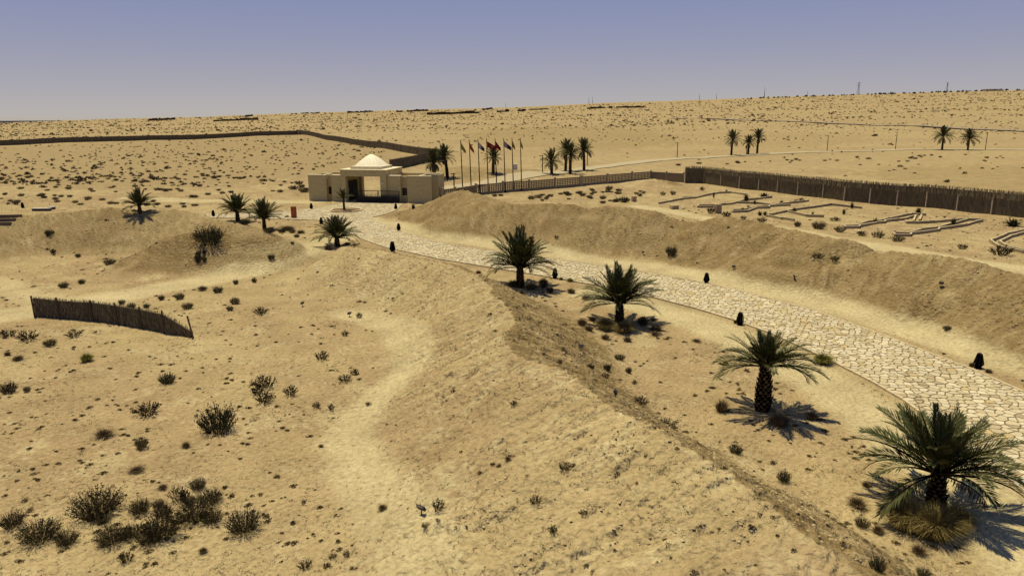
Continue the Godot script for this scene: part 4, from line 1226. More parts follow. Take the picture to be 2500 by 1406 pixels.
func make_stuff() -> void:
	var r := RandomNumberGenerator.new()
	r.seed = 808
	# far bushes over the plains
	var far := []
	var tries := 0
	while far.size() < 9500 and tries < 200000:
		tries += 1
		var dd: float = 130.0 * pow(16.0, r.randf())
		var u := r.randf_range(-0.78, 0.78)
		var x := dd * u
		var z := -dd
		if dd < 330.0 and u > -0.16 and r.randf() < 0.90: continue
		if dd < 420.0 and r.randf() < 0.55: continue
		if x > -45.0 and x < 12.0 and dd < 205.0: continue
		var pn := n_patch.get_noise_2d(x * 1.7, z * 0.8)
		var pm := n_patch.get_noise_2d(x * 0.06 + 300.0, z * 0.14)
		if pn + pm * 1.6 < r.randf_range(-0.75, 0.25): continue
		var s: float = r.randf_range(0.3, 0.8) * (1.0 + dd / 900.0) * (1.6 if r.randf() < 0.06 else 0.85)
		if dd < 500: s *= 0.72
		var g := r.randf_range(0.75, 1.5)
		var t := Transform3D(Basis(Vector3.UP, r.randf() * TAU).scaled_local(Vector3(s * r.randf_range(0.8, 1.2), s * r.randf_range(0.9, 1.5), s * r.randf_range(0.8, 1.2))), Vector3(x, height(x, z) - 0.02, z))
		far.append([t, Color(g, g, g * r.randf_range(0.85, 1.0))])
	stuff("far_bushes", make_cushion(140, 34, Color(0.10, 0.077, 0.04), 0.8), far, "low brown bushes speckling the far desert plain", "bushes")
	# litter of dry tufts on the near ground, thicker along the mound feet and in patches
	for kind in 2:
		var near := []
		tries = 0
		while near.size() < 15000 and tries < 260000:
			tries += 1
			var dd: float = 13.0 * pow(9.0, r.randf())
			var x := r.randf_range(-0.80, 0.80) * (dd + 3.0)
			var z := -dd
			if grid(road_d, x, z, 9.0) < 0.4 or grid(track_s, x, z, 0.0) > r.randf() * 0.9: continue
			var pn := n_patch.get_noise_2d(x * 5.0 + 17.0 * kind, z * 5.0) + 0.6 * n_patch.get_noise_2d(x * 1.4, z * 1.4)
			if pn < r.randf_range(-0.30, 0.55): continue
			var y := height(x, z)
			var s := r.randf_range(0.03, 0.085) * (1.0 + dd / 60.0) * (0.9 if kind == 0 else 0.5)
			if r.randf() < 0.04: s *= 1.5
			var t := Transform3D(Basis(Vector3.UP, r.randf() * TAU).scaled_local(Vector3(s * r.randf_range(0.9, 1.6), s * r.randf_range(0.5, 1.2), s)), Vector3(x, y, z))
			if kind == 0:
				var g := r.randf_range(0.6, 1.5)
				var green := r.randf()
				near.append([t, Color(0.085 * g, (0.064 + 0.012 * green) * g, 0.030 * g)])
			else:
				var g := r.randf_range(0.75, 1.15)
				near.append([t, Color(0.35 * g, 0.275 * g, 0.145 * g)])
		if kind == 0: stuff("dry_tufts", make_tuft(150), near, "tiny dry tufts strewn over the near sand and mounds", "tufts")
		else: stuff("clods", make_clod(160), near, "small clods of dry earth strewn over the near ground", "clods")
	# flat dark cushions of dry growth on the near sand
	var low := []
	tries = 0
	while low.size() < 1500 and tries < 60000:
		tries += 1
		var dd: float = 14.0 * pow(7.0, r.randf())
		var x := r.randf_range(-0.80, 0.75) * (dd + 3.0)
		var z := -dd
		if grid(road_d, x, z, 9.0) < 0.5 or grid(track_s, x, z, 0.0) > 0.3: continue
		if n_patch.get_noise_2d(x * 3.0 + 50.0, z * 3.0) < r.randf_range(-0.3, 0.3): continue
		var y := height(x, z)
		if last_mound[0] > 0.6 and r.randf() < 0.75: continue
		var s := r.randf_range(0.035, 0.11) * (1.0 + dd / 80.0)
		var g := r.randf_range(0.7, 1.7)
		low.append([Transform3D(Basis(Vector3.UP, r.randf() * TAU).scaled_local(Vector3(s * r.randf_range(0.9, 1.7), s * 0.8, s)), Vector3(x, y, z)), Color(g, g, g * r.randf_range(0.8, 1.0))])
	stuff("dry_cushions", make_cushion(155, 60, Color(0.10, 0.075, 0.038), 0.7), low, "flat dark cushions of dry growth scattered over the near sand", "dry plants")
	# trees along the skyline
	var sky := []
	for i in 150:
		var u: float = lerp(0.30, 0.72, pow(r.randf(), 0.7))
		var dd := r.randf_range(2050.0, 2180.0)
		var p := Vector2(u, -1.0) * dd
		var s := r.randf_range(1.6, 3.6)
		sky.append([Transform3D(Basis(Vector3.UP, r.randf() * TAU).scaled_local(Vector3(s * 1.4, s * 1.3, s)), Vector3(p.x, height(p.x, p.y), p.y)), Color(0.9, 1.0, 0.9)])
	stuff("skyline_trees", make_cushion(170, 60, Color(0.06, 0.055, 0.035), 1.3), sky, "line of tiny dark trees on the right-hand skyline", "trees")
	print("stuff")

# ------------------------------------------------------------ fences
func reed_panel(l: float, h: float, sd: int, strips: int, drop0: float, drop1: float, grey: float, rows := 3, thick := 1.0) -> ArrayMesh:
	var r := RandomNumberGenerator.new()
	r.seed = sd
	var mb := MB.new()
	var dark := Color(0.16, 0.127, 0.076)
	var hh := 0.9 * h
	# core mat of packed fronds
	for k in 8:
		var x0 := l * k / 8.0
		var x1 := l * (k + 1) / 8.0
		var y0: float = lerp(drop0, drop1, k / 8.0)
		var y1: float = lerp(drop0, drop1, (k + 1) / 8.0)
		for z in [-0.04, 0.04]:
			mb.quad(Vector3(x0, -0.1, z), Vector3(x0, hh - y0, z), Vector3(x1, hh - y1, z), Vector3(x1, -0.1, z), dark)
		mb.quad(Vector3(x0, hh - y0, -0.04), Vector3(x0, hh - y0, 0.04), Vector3(x1, hh - y1, 0.04), Vector3(x1, hh - y1, -0.04), dark)
	for i in strips:
		var t := r.randf()
		var x := t * l
		var top: float = h - lerp(drop0, drop1, t)
		var row := r.randi() % rows
		var y0: float = -0.05 + top * row / rows + r.randf_range(-0.1, 0.1)
		var ln: float = top / rows * r.randf_range(0.5, 1.3)
		if y0 + ln > top: ln = top - y0 + r.randf_range(-0.05, 0.04)
		var tilt := r.randfn() * 0.33
		var side := 1.0 if r.randf() < 0.6 else -1.0
		var z: float = side * r.randf_range(0.05, 0.13)
		var w := r.randf_range(0.008, 0.024) * thick
		var a := Vector3(x, max(y0, 0.0), z * 0.8)
		var b := Vector3(clamp(x + tilt * ln, 0.0, l), y0 + ln, z + side * r.randf_range(-0.02, 0.06))
		var c := tint(Color(0.195, 0.155, 0.092).lerp(Color(0.38, 0.32, 0.205), grey * pow(r.randf(), 2.0)), r.randf_range(0.45, 1.4))
		mb.quad(a - Vector3(w, 0, 0), b - Vector3(w * 0.6, 0, 0), b + Vector3(w * 0.6, 0, 0), a + Vector3(w, 0, 0), c)
	return mb.mesh(M.frond_mat)

func run_fence(root: Node3D, pts: Array, h: float, post_h: float, post_w: float, post_col: Color, per_m: float, sd: int, grey: float, drops := [], rows := 3, ragged := false) -> void:
	var o := root.position
	for i in pts.size():
		var p := on_ground(pts[i])
		if post_h > 0.0:
			var pb := MB.new()
			pb.bx(-post_w / 2, post_w / 2, -0.4, post_h, -post_w / 2, post_w / 2, post_col)
			part("post", pb.mesh(M.plaster), root, Transform3D(Basis(), p - o + Vector3(0, 0, 0.2)))
		if i == pts.size() - 1: break
		var q := on_ground(pts[i + 1])
		var l := Vector2(q.x - p.x, q.z - p.z).length()
		var bs := Basis(Vector3.UP, -atan2(q.z - p.z, q.x - p.x))
		bs.x = (q - p) / l
		var d0 := 0.0
		var d1 := 0.0
		if drops:
			d0 = drops[i]; d1 = drops[i + 1]
		part("frond_panel", reed_panel(l, h, sd + i, int(l * per_m), d0, d1, grey, rows, 1.0 if per_m > 20.0 else 4.0), root, Transform3D(bs, p - o))
		if ragged:
			# a second row of fronds bundled along the top
			var r := RandomNumberGenerator.new()
			r.seed = sd + 50 + i
			var n := int(l / 0.42)
			for k in n:
				var mb := MB.new()
				for s in 7:
					var x := r.randf_range(-0.19, 0.19)
					var a := Vector3(x, -0.95 + r.randf_range(-0.15, 0.1), r.randf_range(0.10, 0.20))
					var b := Vector3(x + r.randf_range(-0.12, 0.12), r.randf_range(-0.05, 0.12), r.randf_range(0.06, 0.22))
					var w := r.randf_range(0.03, 0.06)
					var c := tint(Color(0.235, 0.19, 0.115), r.randf_range(0.6, 1.25))
					if r.randf() < 0.02: c = Color(0.42, 0.33, 0.21)
					mb.quad(a - Vector3(w, 0, 0), b - Vector3(w * 0.5, 0, 0), b + Vector3(w * 0.5, 0, 0), a + Vector3(w, 0, 0), c)
				part("frond_bundle", mb.mesh(M.frond_mat), root, Transform3D(bs, p.lerp(q, (k + 0.5) / n) - o + Vector3(0, h + r.randf_range(-0.05, 0.05), 0)))

func make_fences() -> void:
	var o := on_ground(FROND_FENCE[0])
	var f := thing("frond_fence", "tall brown palm-frond fence with pale posts behind the garden", "fence", o)
	run_fence(f, FROND_FENCE, 2.95, 2.05, 0.13, Color(0.40, 0.33, 0.23), 110.0, 500, 0.5, [], 3, true)
	o = on_ground(NEAR_FENCE[0])
	f = thing("frond_fence", "short weathered palm-frond fence sloping down at its right end on the left sand", "fence", o)
	run_fence(f, NEAR_FENCE, 1.32, 0.0, 0.1, Color(0.2, 0.15, 0.1), 300.0, 600, 0.9, [0.0, 0.08, 0.02, 0.05, 0.06, 0.1, 0.85], 3)
	var r := RandomNumberGenerator.new()
	r.seed = 6
	for i in NEAR_FENCE.size():
		var pb := MB.new()
		var last := i == NEAR_FENCE.size() - 1
		pb.bx(-0.035, 0.035, -0.3, 1.36 if not last else 1.3, -0.035, 0.035, tint(Color(0.125, 0.09, 0.055), 1.0 if not last else 1.3))
		part("stake", pb.mesh(M.bark), f, Transform3D(Basis(Vector3(0, 0, 1), 0.16 if last else r.randf_range(-0.04, 0.04)), on_ground(NEAR_FENCE[i]) - o + Vector3(0.12 if last else 0.0, 0, 0.14)))
	o = on_ground(FAR_FENCE[0])
	f = thing("boundary_fence", "long dark boundary fence crossing the plain far behind the gatehouse", "fence", o)
	var pts := []
	for i in FAR_FENCE.size() - 1:
		var a: Vector2 = FAR_FENCE[i]
		var b: Vector2 = FAR_FENCE[i + 1]
		var n: int = max(1, int(a.distance_to(b) / 9.0))
		for k in n: pts.append(a.lerp(b, float(k) / n))
	pts.append(FAR_FENCE[-1])
	run_fence(f, pts, 2.7, 2.5, 0.16, Color(0.24, 0.19, 0.125), 7.0, 700, 0.2, [], 2)
	# little guard hut at the corner of the boundary fence
	var hut := MB.new()
	hut.bx(-1.3, 1.3, -0.3, 2.6, -1.2, 1.2, Color(0.34, 0.26, 0.17))
	hut.bx(-1.45, 1.45, 2.6, 2.8, -1.35, 1.35, Color(0.40, 0.32, 0.21))
	hut.bx(-0.4, 0.4, 0.0, 1.9, 1.2, 1.22, Color(0.06, 0.05, 0.04))
	single("guard_hut", hut.mesh(M.plaster), "tiny square hut at the far corner of the boundary fence", "hut", Transform3D(Basis(), on_ground(FAR_FENCE[2]) + Vector3(0, 0, 1.6)))
	# perforated wall
	o = on_ground(LATTICE_WALL[0])
	var wall := thing("lattice_wall", "long perforated block wall with square piers right of the gatehouse", "wall", o)
	var buff := Color(0.26, 0.195, 0.115)
	for i in LATTICE_WALL.size():
		var p := on_ground(LATTICE_WALL[i])
		var pb := MB.new()
		var w := 0.34 if i != 6 else 0.6
		if i >= 9: w = 0.24
		pb.bx(-w / 2, w / 2, -0.5, 1.80, -w / 2, w / 2, Color(0.37, 0.30, 0.165))
		pb.bx(-w / 2 - 0.03, w / 2 + 0.03, 1.80, 1.87, -w / 2 - 0.03, w / 2 + 0.03, Color(0.44, 0.37, 0.21))
		part("pier", pb.mesh(M.plaster), wall, Transform3D(Basis(), p - o))
		if i == LATTICE_WALL.size() - 1: break
		var q := on_ground(LATTICE_WALL[i + 1])
		var l := Vector2(q.x - p.x, q.z - p.z).length() - w
		var bs := Basis(Vector3.UP, -atan2(q.z - p.z, q.x - p.x))
		var mb := MB.new()
		if i < 9:
			mb.bx(-l / 2, l / 2, -0.5, 0.38, -0.1, 0.1, buff)
			mb.bx(-l / 2, l / 2, 1.46, 1.62, -0.11, 0.11, tint(buff, 1.1))
			var n := int(l / 0.36)
			for k in n + 1:
				var x := -l / 2 + l * k / n
				mb.bx(max(x - 0.06, -l / 2), min(x + 0.06, l / 2), 0.38, 1.46, -0.085, 0.085, tint(buff, 0.95))
			for k in 5:
				var y := 0.38 + 1.08 * k / 4.0
				mb.bx(-l / 2, l / 2, max(y - 0.045, 0.38), min(y + 0.045, 1.459), -0.078, 0.078, tint(buff, 0.9))
			part("lattice_panel", mb.mesh(M.plaster), wall, Transform3D(bs, (p + q) / 2 - o))
		else:
			mb.bx(-l / 2, l / 2, -0.5, 1.5, -0.1, 0.1, tint(buff, 0.95))
			mb.bx(-l / 2, l / 2, 1.5, 1.62, -0.12, 0.12, tint(buff, 1.15))
			part("solid_panel", mb.mesh(M.plaster), wall, Transform3D(bs, (p + q) / 2 - o))

# ------------------------------------------------------------ gatehouse
func make_gatehouse() -> void:
	var g := thing("gatehouse", "cream domed gatehouse with flat-roofed wings and an open portal", "gatehouse", Vector3(-29.49, 0.0, -107.56), -deg_to_rad(12.0))
	var wall := Color(0.47, 0.385, 0.19)
	var trim := Color(0.60, 0.54, 0.36)
	var dark := Color(0.035, 0.03, 0.026)
	var wing := func(called: String, flip: bool):
		# a wing seen from the portal outwards: wall, window recess, screen wall, rooms behind
		var b := MB.new()
		var X := func(x: float) -> float: return 12.1 + x if not flip else 5.2 - x
		var hb := 3.72
		b.bx(X.call(0.0), X.call(1.6 if flip else 2.0), -0.3, hb, -0.8, 0.0, wall)
		var w0 := 1.6 if flip else 2.0
		var w1 := 2.4 if flip else 3.0
		b.bx(X.call(w0), X.call(w1), -0.3, 0.95, -0.85, -0.62, wall)
		b.bx(X.call(w0), X.call(w1), 2.05, hb - 0.05, -0.85, -0.62, wall)
		b.bx(X.call(w1), X.call(5.2 if flip else 6.5), -0.3, hb, -0.4, 0.004, wall)
		b.bx(X.call(0.0), X.call(3.1 if flip else 4.8), -0.3, hb - 0.4, -6.0, -0.86, wall)
		b.bx(X.call(3.104 if flip else 4.804), X.call(4.7 if flip else 6.6), -0.3, hb - 0.4, -6.0, -3.2, wall)
		# parapets standing above the roofs
		var e := 3.1 if flip else 4.8
		var e2 := 4.7 if flip else 6.6
		b.bx(X.call(e - 0.22), X.call(e), hb - 0.4, hb, -3.2, -0.404, wall)
		b.bx(X.call(0.0), X.call(e2), hb - 0.4, hb, -6.0, -5.78, wall)
		b.bx(X.call(e), X.call(e2), hb - 0.4, hb, -3.42, -3.2, wall)
		b.bx(X.call(e2 - 0.22), X.call(e2), hb - 0.4, hb - 0.002, -5.78, -3.42, wall)
		part(called, b.mesh(M.plaster), g)
		var cp := MB.new()
		cp.bx(X.call(0.0), X.call(w0), hb, hb + 0.09, -0.85, 0.04, trim)
		cp.bx(X.call(w1), X.call((5.2 if flip else 6.5) + 0.03), hb, hb + 0.09, -0.45, 0.045, trim)
		cp.bx(X.call(e - 0.26), X.call(e + 0.03), hb, hb + 0.085, -3.16, -0.45, trim)
		cp.bx(X.call(e - 0.26), X.call(e2 + 0.03), hb, hb + 0.09, -3.46, -3.16, trim)
		cp.bx(X.call(0.0), X.call(e2 + 0.03), hb, hb + 0.088, -6.03, -5.75, trim)
		part("coping", cp.mesh(M.plaster), g)
		var wn := MB.new()
		wn.bx(X.call(w0), X.call(w1), 0.95, 2.05, -0.80, -0.78, Color(0.02, 0.022, 0.025))
		var wo := part("window", wn.mesh(M.glass), g)
		var fr := MB.new()
		for x in [w0 + 0.03, w1 - 0.03]: fr.bx(X.call(x - 0.03), X.call(x + 0.03), 0.96, 2.04, -0.775, -0.72, dark)
		for y in [0.98, 1.5, 2.02]: fr.bx(X.call(w0 + 0.061), X.call(w1 - 0.061), y - 0.02, y + 0.02, -0.775, -0.725, dark)
		part("frame", fr.mesh(M.metal), wo)
		var sl := MB.new()
		sl.bx(X.call(w0 + 0.002), X.call(w1 - 0.002), 0.90, 0.965, -0.62, -0.55, trim)
		part("sill", sl.mesh(M.plaster), wo)
	wing.call("wing_wall", true)
	wing.call("wing_wall", false)
	# portal: four piers, lintels, side walls, ceiling slab
	var b := MB.new()
	for zz in [[0.30, -0.55], [-5.45, -6.3]]:
		b.bx(5.2, 5.95, -0.3, 3.65, zz[0], zz[1], wall)
		b.bx(11.2, 12.1, -0.3, 3.65, zz[0], zz[1], wall)
		b.bx(5.2, 12.1, 3.65, 4.5, zz[0], zz[1], wall)
	b.bx(5.25, 5.55, -0.3, 4.45, -5.45, -0.55, tint(wall, 1.05))
	b.bx(11.75, 12.05, -0.3, 4.45, -5.45, -0.55, wall)
	b.bx(5.55, 11.75, 4.10, 4.45, -5.45, -0.55, tint(wall, 1.1))
	part("portal", b.mesh(M.plaster), g)
	var c := MB.new()
	c.bx(5.1, 12.2, 4.5, 4.62, -6.4, 0.40, trim)
	c.bx(6.35, 10.95, 4.62, 4.98, -5.3, -0.7, trim)
	part("roof_slab", c.mesh(M.plaster), g)
	# four-sided vault, curved towards its point
	var d := MB.new()
	var mid := Vector3(8.65, 4.98, -3.0)
	var rings := []
	var nr := 12
	for i in nr + 1:
		var t := float(i) / nr
		rings.append([1.86 * (1.0 - t), 1.62 * (1.0 - pow(1.0 - t, 1.45))])
	for i in nr:
		for s in 4:
			var a := PI / 2 * s + PI / 4
			var bb := a + PI / 2
			var ra: float = rings[i][0] * sqrt(2.0)
			var rb: float = rings[i + 1][0] * sqrt(2.0)
			var p0 := mid + Vector3(cos(a) * ra, rings[i][1], sin(a) * ra)
			var p1 := mid + Vector3(cos(bb) * ra, rings[i][1], sin(bb) * ra)
			var p2 := mid + Vector3(cos(bb) * rb, rings[i + 1][1], sin(bb) * rb)
			var p3 := mid + Vector3(cos(a) * rb, rings[i + 1][1], sin(a) * rb)
			d.quad(p0, p1, p2, p3, Color(0.80, 0.755, 0.56))
	d.face(func(p): return p - mid)
	part("dome", d.mesh(M.plaster), g)
	# dark door in the left inner wall, frame and wall lamp
	var dr := MB.new()
	dr.bx(5.55, 5.62, 0.0, 2.75, -4.4, -1.3, Color(0.022, 0.02, 0.016))
	var door := part("door", dr.mesh(M.metal), g)
	var df := MB.new()
	for z in [-4.44, -2.85, -1.26]: df.bx(5.56, 5.68, 0.0, 2.8, z - 0.05, z + 0.05, Color(0.10, 0.08, 0.055))
	df.bx(5.56, 5.675, 2.75, 2.88, -4.39, -1.31, Color(0.10, 0.08, 0.055))
	part("frame", df.mesh(M.metal), door)
	for p in [Vector3(11.6, 2.75, 0.36), Vector3(12.16, 4.05, -1.2), Vector3(5.6, 2.9, -0.1)]:
		var l := MB.new()
		l.bx(-0.09, 0.09, -0.11, 0.11, -0.055, 0.055, Color(0.7, 0.68, 0.62))
		l.bx(-0.05, 0.05, 0.111, 0.16, -0.05, 0.03, dark)
		part("wall_lamp", l.mesh(M.paint), g, Transform3D(Basis(), p))
	# sliding gate with pickets and spiked sheet
	var pos := g.transform
	for k in 2:
		var x0 := 7.6 if k == 0 else 10.95
		var x1 := 10.88 if k == 0 else 14.1
		var gt := thing("sliding_gate", ["left leaf of the dark steel sliding gate, standing in the portal", "right leaf of the dark steel sliding gate, standing before the right wing"][k], "gate", pos * Vector3(x0, 0, 0.55), -deg_to_rad(12.0), "gate leaves")
		var st := Color(0.030, 0.025, 0.021)
		var fm := MB.new()
		var L: float = x1 - x0
		fm.bx(0.0, 0.07, 0.0, 1.72, -0.04, 0.04, st)
		fm.bx(L - 0.07, L, 0.0, 1.72, -0.04, 0.04, st)
		fm.bx(0.07, L - 0.07, 1.64, 1.72, -0.038, 0.038, tint(st, 1.6))
		fm.bx(0.07, L - 0.07, 0.04, 0.14, -0.038, 0.038, st)
		part("frame", fm.mesh(M.metal), gt)
		var n := 16
		for i in n:
			var pk := MB.new()
			var w := (L - 0.14) / n
			pk.bx(-0.012, 0.012, 0.142, 1.638, -0.014, 0.014, st)
			# spike of sheet steel
			var y0 := 0.142
			var y1 := 0.62
			var y2 := 1.45
			for z in [-0.008, 0.008]:
				pk.quad(Vector3(-w / 2, y0, z), Vector3(-w / 2, y1, z), Vector3(w / 2, y1, z), Vector3(w / 2, y0, z), st)
				pk.tri(Vector3(-w / 2, y1, z), Vector3(0, y2, z), Vector3(w / 2, y1, z), st)
			part("picket", pk.mesh(M.metal), gt, Transform3D(Basis(), Vector3(0.07 + w * (i + 0.5), 0, 0)))
	# the low white plinth by the right wing
	print("gatehouse")

# ------------------------------------------------------------ furniture
func make_furniture() -> void:
	var iron := Color(0.062, 0.055, 0.052)
	for i in LANTERNS.size():
		var q: Array = LANTERNS[i]
		var squat: bool = i == 9
		var k := 1.08
		var ln := thing("road_lantern", q[2], "lantern", on_ground(Vector2(q[0], q[1])), 0.3 + i, "lanterns along the stone road")
		ln.position.y = max(ln.position.y, 0.0)
		ln.scale = Vector3.ONE * k if not squat else Vector3(1.0, 0.75, 1.0)
		var base := MB.new()
		base.tube([Vector3(0, -0.05, 0), Vector3(0, 0.05, 0), Vector3(0, 0.07, 0)], [0.17, 0.16, 0.09], 8, tint(iron, 1.3))
		part("foot", base.mesh(M.metal), ln)
		var prof := [[0.07, 0.10], [0.20, 0.20], [0.66, 0.10]]
		for s in 8:
			var a := TAU * s / 8
			var rib := MB.new()
			var pts := []
			for p in prof: pts.append(Vector3(cos(a) * p[1], p[0], sin(a) * p[1]))
			rib.tube(pts, [0.022, 0.026, 0.018], 5, iron)
			part("rib", rib.mesh(M.metal), ln)
		var core := MB.new()
		core.tube([Vector3(0, 0.07, 0), Vector3(0, 0.20, 0), Vector3(0, 0.64, 0)], [0.085, 0.165, 0.08], 8, Color(0.035, 0.032, 0.03))
		part("glass", core.mesh(M.glass), ln)
		var cap := MB.new()
		cap.tube([Vector3(0, 0.645, 0), Vector3(0, 0.68, 0), Vector3(0, 0.72, 0)], [0.11, 0.11, 0.06], 8, tint(iron, 1.5))
		part("cap", cap.mesh(M.metal), ln)
	for i in FLOODLIGHTS.size():
		var q: Array = FLOODLIGHTS[i]
		var fl := thing("floodlight", q[2], "floodlight", on_ground(Vector2(q[0], q[1])), i * 1.3, "small floodlights on the mounds")
		var hd := MB.new()
		hd.box(Transform3D(Basis(Vector3(1, 0, 0), -0.6), Vector3(0, 0.24, 0)), Vector3(0.24, 0.17, 0.07), iron)
		hd.box(Transform3D(Basis(Vector3(1, 0, 0), -0.6), Vector3(0, 0.262, -0.04)), Vector3(0.18, 0.10, 0.03), tint(iron, 1.8))
		part("lamp_head", hd.mesh(M.metal), fl)
		var sk := MB.new()
		sk.bx(-0.012, 0.012, -0.15, 0.17, -0.012, 0.012, iron)
		part("stake", sk.mesh(M.metal), fl)
	# flags
	var cols := [[Color(0.16, 0.20, 0.045), Color(0.22, 0.18, 0.03)], [Color(0.21, 0.042, 0.010), Color(0.24, 0.052, 0.012)], [Color(0.34, 0.31, 0.33), Color(0.05, 0.03, 0.06)], [Color(0.13, 0.018, 0.013), Color(0.13, 0.018, 0.013)],
		[Color(0.12, 0.022, 0.012), Color(0.10, 0.016, 0.012)], [Color(0.22, 0.19, 0.22), Color(0.03, 0.012, 0.028)], [Color(0.20, 0.05, 0.015), Color(0.25, 0.09, 0.025)], [Color(0.22, 0.15, 0.025), Color(0.24, 0.17, 0.03)]]
	var says := ["green flag on the first pole from the gatehouse", "orange-red flag on the second pole from the gatehouse", "white and dark flag on the third pole", "large dark red flag with a pale disc on the fourth pole", "dark red flag on the fifth pole", "dark flag with a pale hoist on the sixth pole", "rust-brown flag on the seventh pole", "ochre flag on the last pole, farthest from the gatehouse"]
	var pos_says := ["first flagpole from the gatehouse", "second flagpole from the gatehouse", "third flagpole from the gatehouse", "fourth flagpole from the gatehouse", "fifth flagpole, counted from the gatehouse", "sixth flagpole, counted from the gatehouse", "seventh flagpole, counted from the gatehouse", "last flagpole of the row, beside the ochre flag"]
	var wide := [1.3, 1.3, 1.3, 1.8, 1.35, 1.5, 1.1, 1.0]
	var fall := [1.05, 1.1, 0.85, 0.55, 0.95, 0.75, 1.2, 1.25]
	for i in 8:
		var at := on_ground(FLAGPOLES[i])
		var pl := thing("flagpole", "thin dark " + pos_says[i], "flagpole", at, 0.0, "row of flagpoles")
		pl.rotation.z = 0.024
		var ph := 8.3
		var mb := MB.new()
		mb.tube([Vector3(0, -0.3, 0), Vector3(0, ph * 0.5, 0), Vector3(0, ph, 0)], [0.095, 0.08, 0.055], 8, Color(0.075, 0.042, 0.03))
		part("pole", mb.mesh(M.metal), pl)
		var fin := MB.new()
		fin.tube([Vector3(0, ph, 0), Vector3(0, ph + 0.1, 0), Vector3(0, ph + 0.2, 0)], [0.04, 0.09, 0.03], 8, Color(0.5, 0.42, 0.25))
		part("finial", fin.mesh(M.metal), pl)
		var fl := MB.new()
		var nu := 14
		var nv := 8
		var tall := 0.95
		var pt := func(u: float, v: float) -> Vector3:
			var s: float = u * wide[i]
			var ang: float = fall[i]
			var wave: float = sin(u * 9.0 + v * 3.0 + i) * 0.10 * u
			# the fly end sinks and the cloth gathers towards it
			return Vector3(0.07 + s * cos(ang), ph - 0.25 - tall * v * (1.0 - 0.45 * u) - s * sin(ang), wave + 0.12 * sin(v * 5.0 + u * 4.0) * u)
		for a in nu:
			for b2 in nv:
				var u0 := float(a) / nu; var u1 := float(a + 1) / nu
				var v0 := float(b2) / nv; var v1 := float(b2 + 1) / nv
				var um := (u0 + u1) / 2; var vm := (v0 + v1) / 2
				var c: Color = cols[i][0] if um < 0.45 else cols[i][1]
				if i == 3 and Vector2((um - 0.5) * 2.0, (vm - 0.5) * 1.1).length() < 0.24: c = Color(0.22, 0.09, 0.07)
				fl.quad(pt.call(u0, v0), pt.call(u1, v0), pt.call(u1, v1), pt.call(u0, v1), c)
		single("flag", fl.mesh(M.cloth), says[i], "flag", pl.transform, "flags on the flagpoles")
	# lamp posts along the access road
	for q in LAMP_POSTS:
		var lp := thing("lamp_post", q[3], "lamp post", on_ground(Vector2(q[0], q[1])), 0.0, "lamp posts of the access road")
		var mb := MB.new()
		var h: float = q[2]
		mb.tube([Vector3(0, -0.4, 0), Vector3(0, h, 0)], [0.11, 0.085], 8, Color(0.06, 0.045, 0.033))
		part("post", mb.mesh(M.metal), lp)
		var hd := MB.new()
		hd.bx(-0.7, 0.14, h + 0.001, h + 0.12, -0.14, 0.14, Color(0.07, 0.05, 0.04))
		part("lamp_head", hd.mesh(M.metal), lp)
	# T-shaped sign, cabinet, orange panel
	var ts := thing("sign_post", "dark T-shaped sign post beside the access road behind the wall", "sign post", on_ground(Vector2(-9.89, -127.55)))
	var m2 := MB.new()
	m2.bx(-0.10, 0.10, -0.3, 2.2, -0.1, 0.1, Color(0.045, 0.03, 0.022))
	part("post", m2.mesh(M.metal), ts)
	var m3 := MB.new()
	m3.bx(-0.52, 0.28, 2.2, 2.34, -0.08, 0.08, Color(0.05, 0.034, 0.025))
	part("crossbar", m3.mesh(M.metal), ts)
	var cb := thing("cabinet", "pale grey utility cabinet beside the access road behind the flags", "cabinet", on_ground(Vector2(0.82, -157.57)))
	var m4 := MB.new()
	m4.bx(-0.55, 0.45, -0.1, 1.15, -0.3, 0.3, Color(0.72, 0.67, 0.56))
	part("body", m4.mesh(M.paint), cb)
	var m5 := MB.new()
	m5.bx(-0.6, 0.5, 1.151, 1.23, -0.36, 0.36, Color(0.62, 0.56, 0.48))
	part("lid", m5.mesh(M.paint), cb)
	var m6 := MB.new()
	m6.bx(-0.52, 0.42, 0.05, 1.1, 0.301, 0.32, Color(0.68, 0.63, 0.53))
	part("door", m6.mesh(M.paint), cb)
	var op := thing("orange_panel", "upright orange panel standing beside the stone road's left branch", "sign panel", on_ground(Vector2(-26.45, -89.16)), 0.1)
	var m7 := MB.new()
	m7.bx(-0.30, 0.30, -0.1, 1.42, -0.05, 0.05, Color(0.36, 0.075, 0.016))
	part("board", m7.mesh(M.paint), op)
	var m8 := MB.new()
	for x in [-0.315, 0.315]: m8.bx(x - 0.014, x + 0.014, -0.1, 1.45, -0.06, 0.06, Color(0.25, 0.055, 0.015))
	m8.bx(-0.30, 0.30, 1.421, 1.452, -0.055, 0.055, Color(0.30, 0.065, 0.016))
	part("frame", m8.mesh(M.paint), op)
	# stone pillars in the garden
	var rr := RandomNumberGenerator.new()
	rr.seed = 12
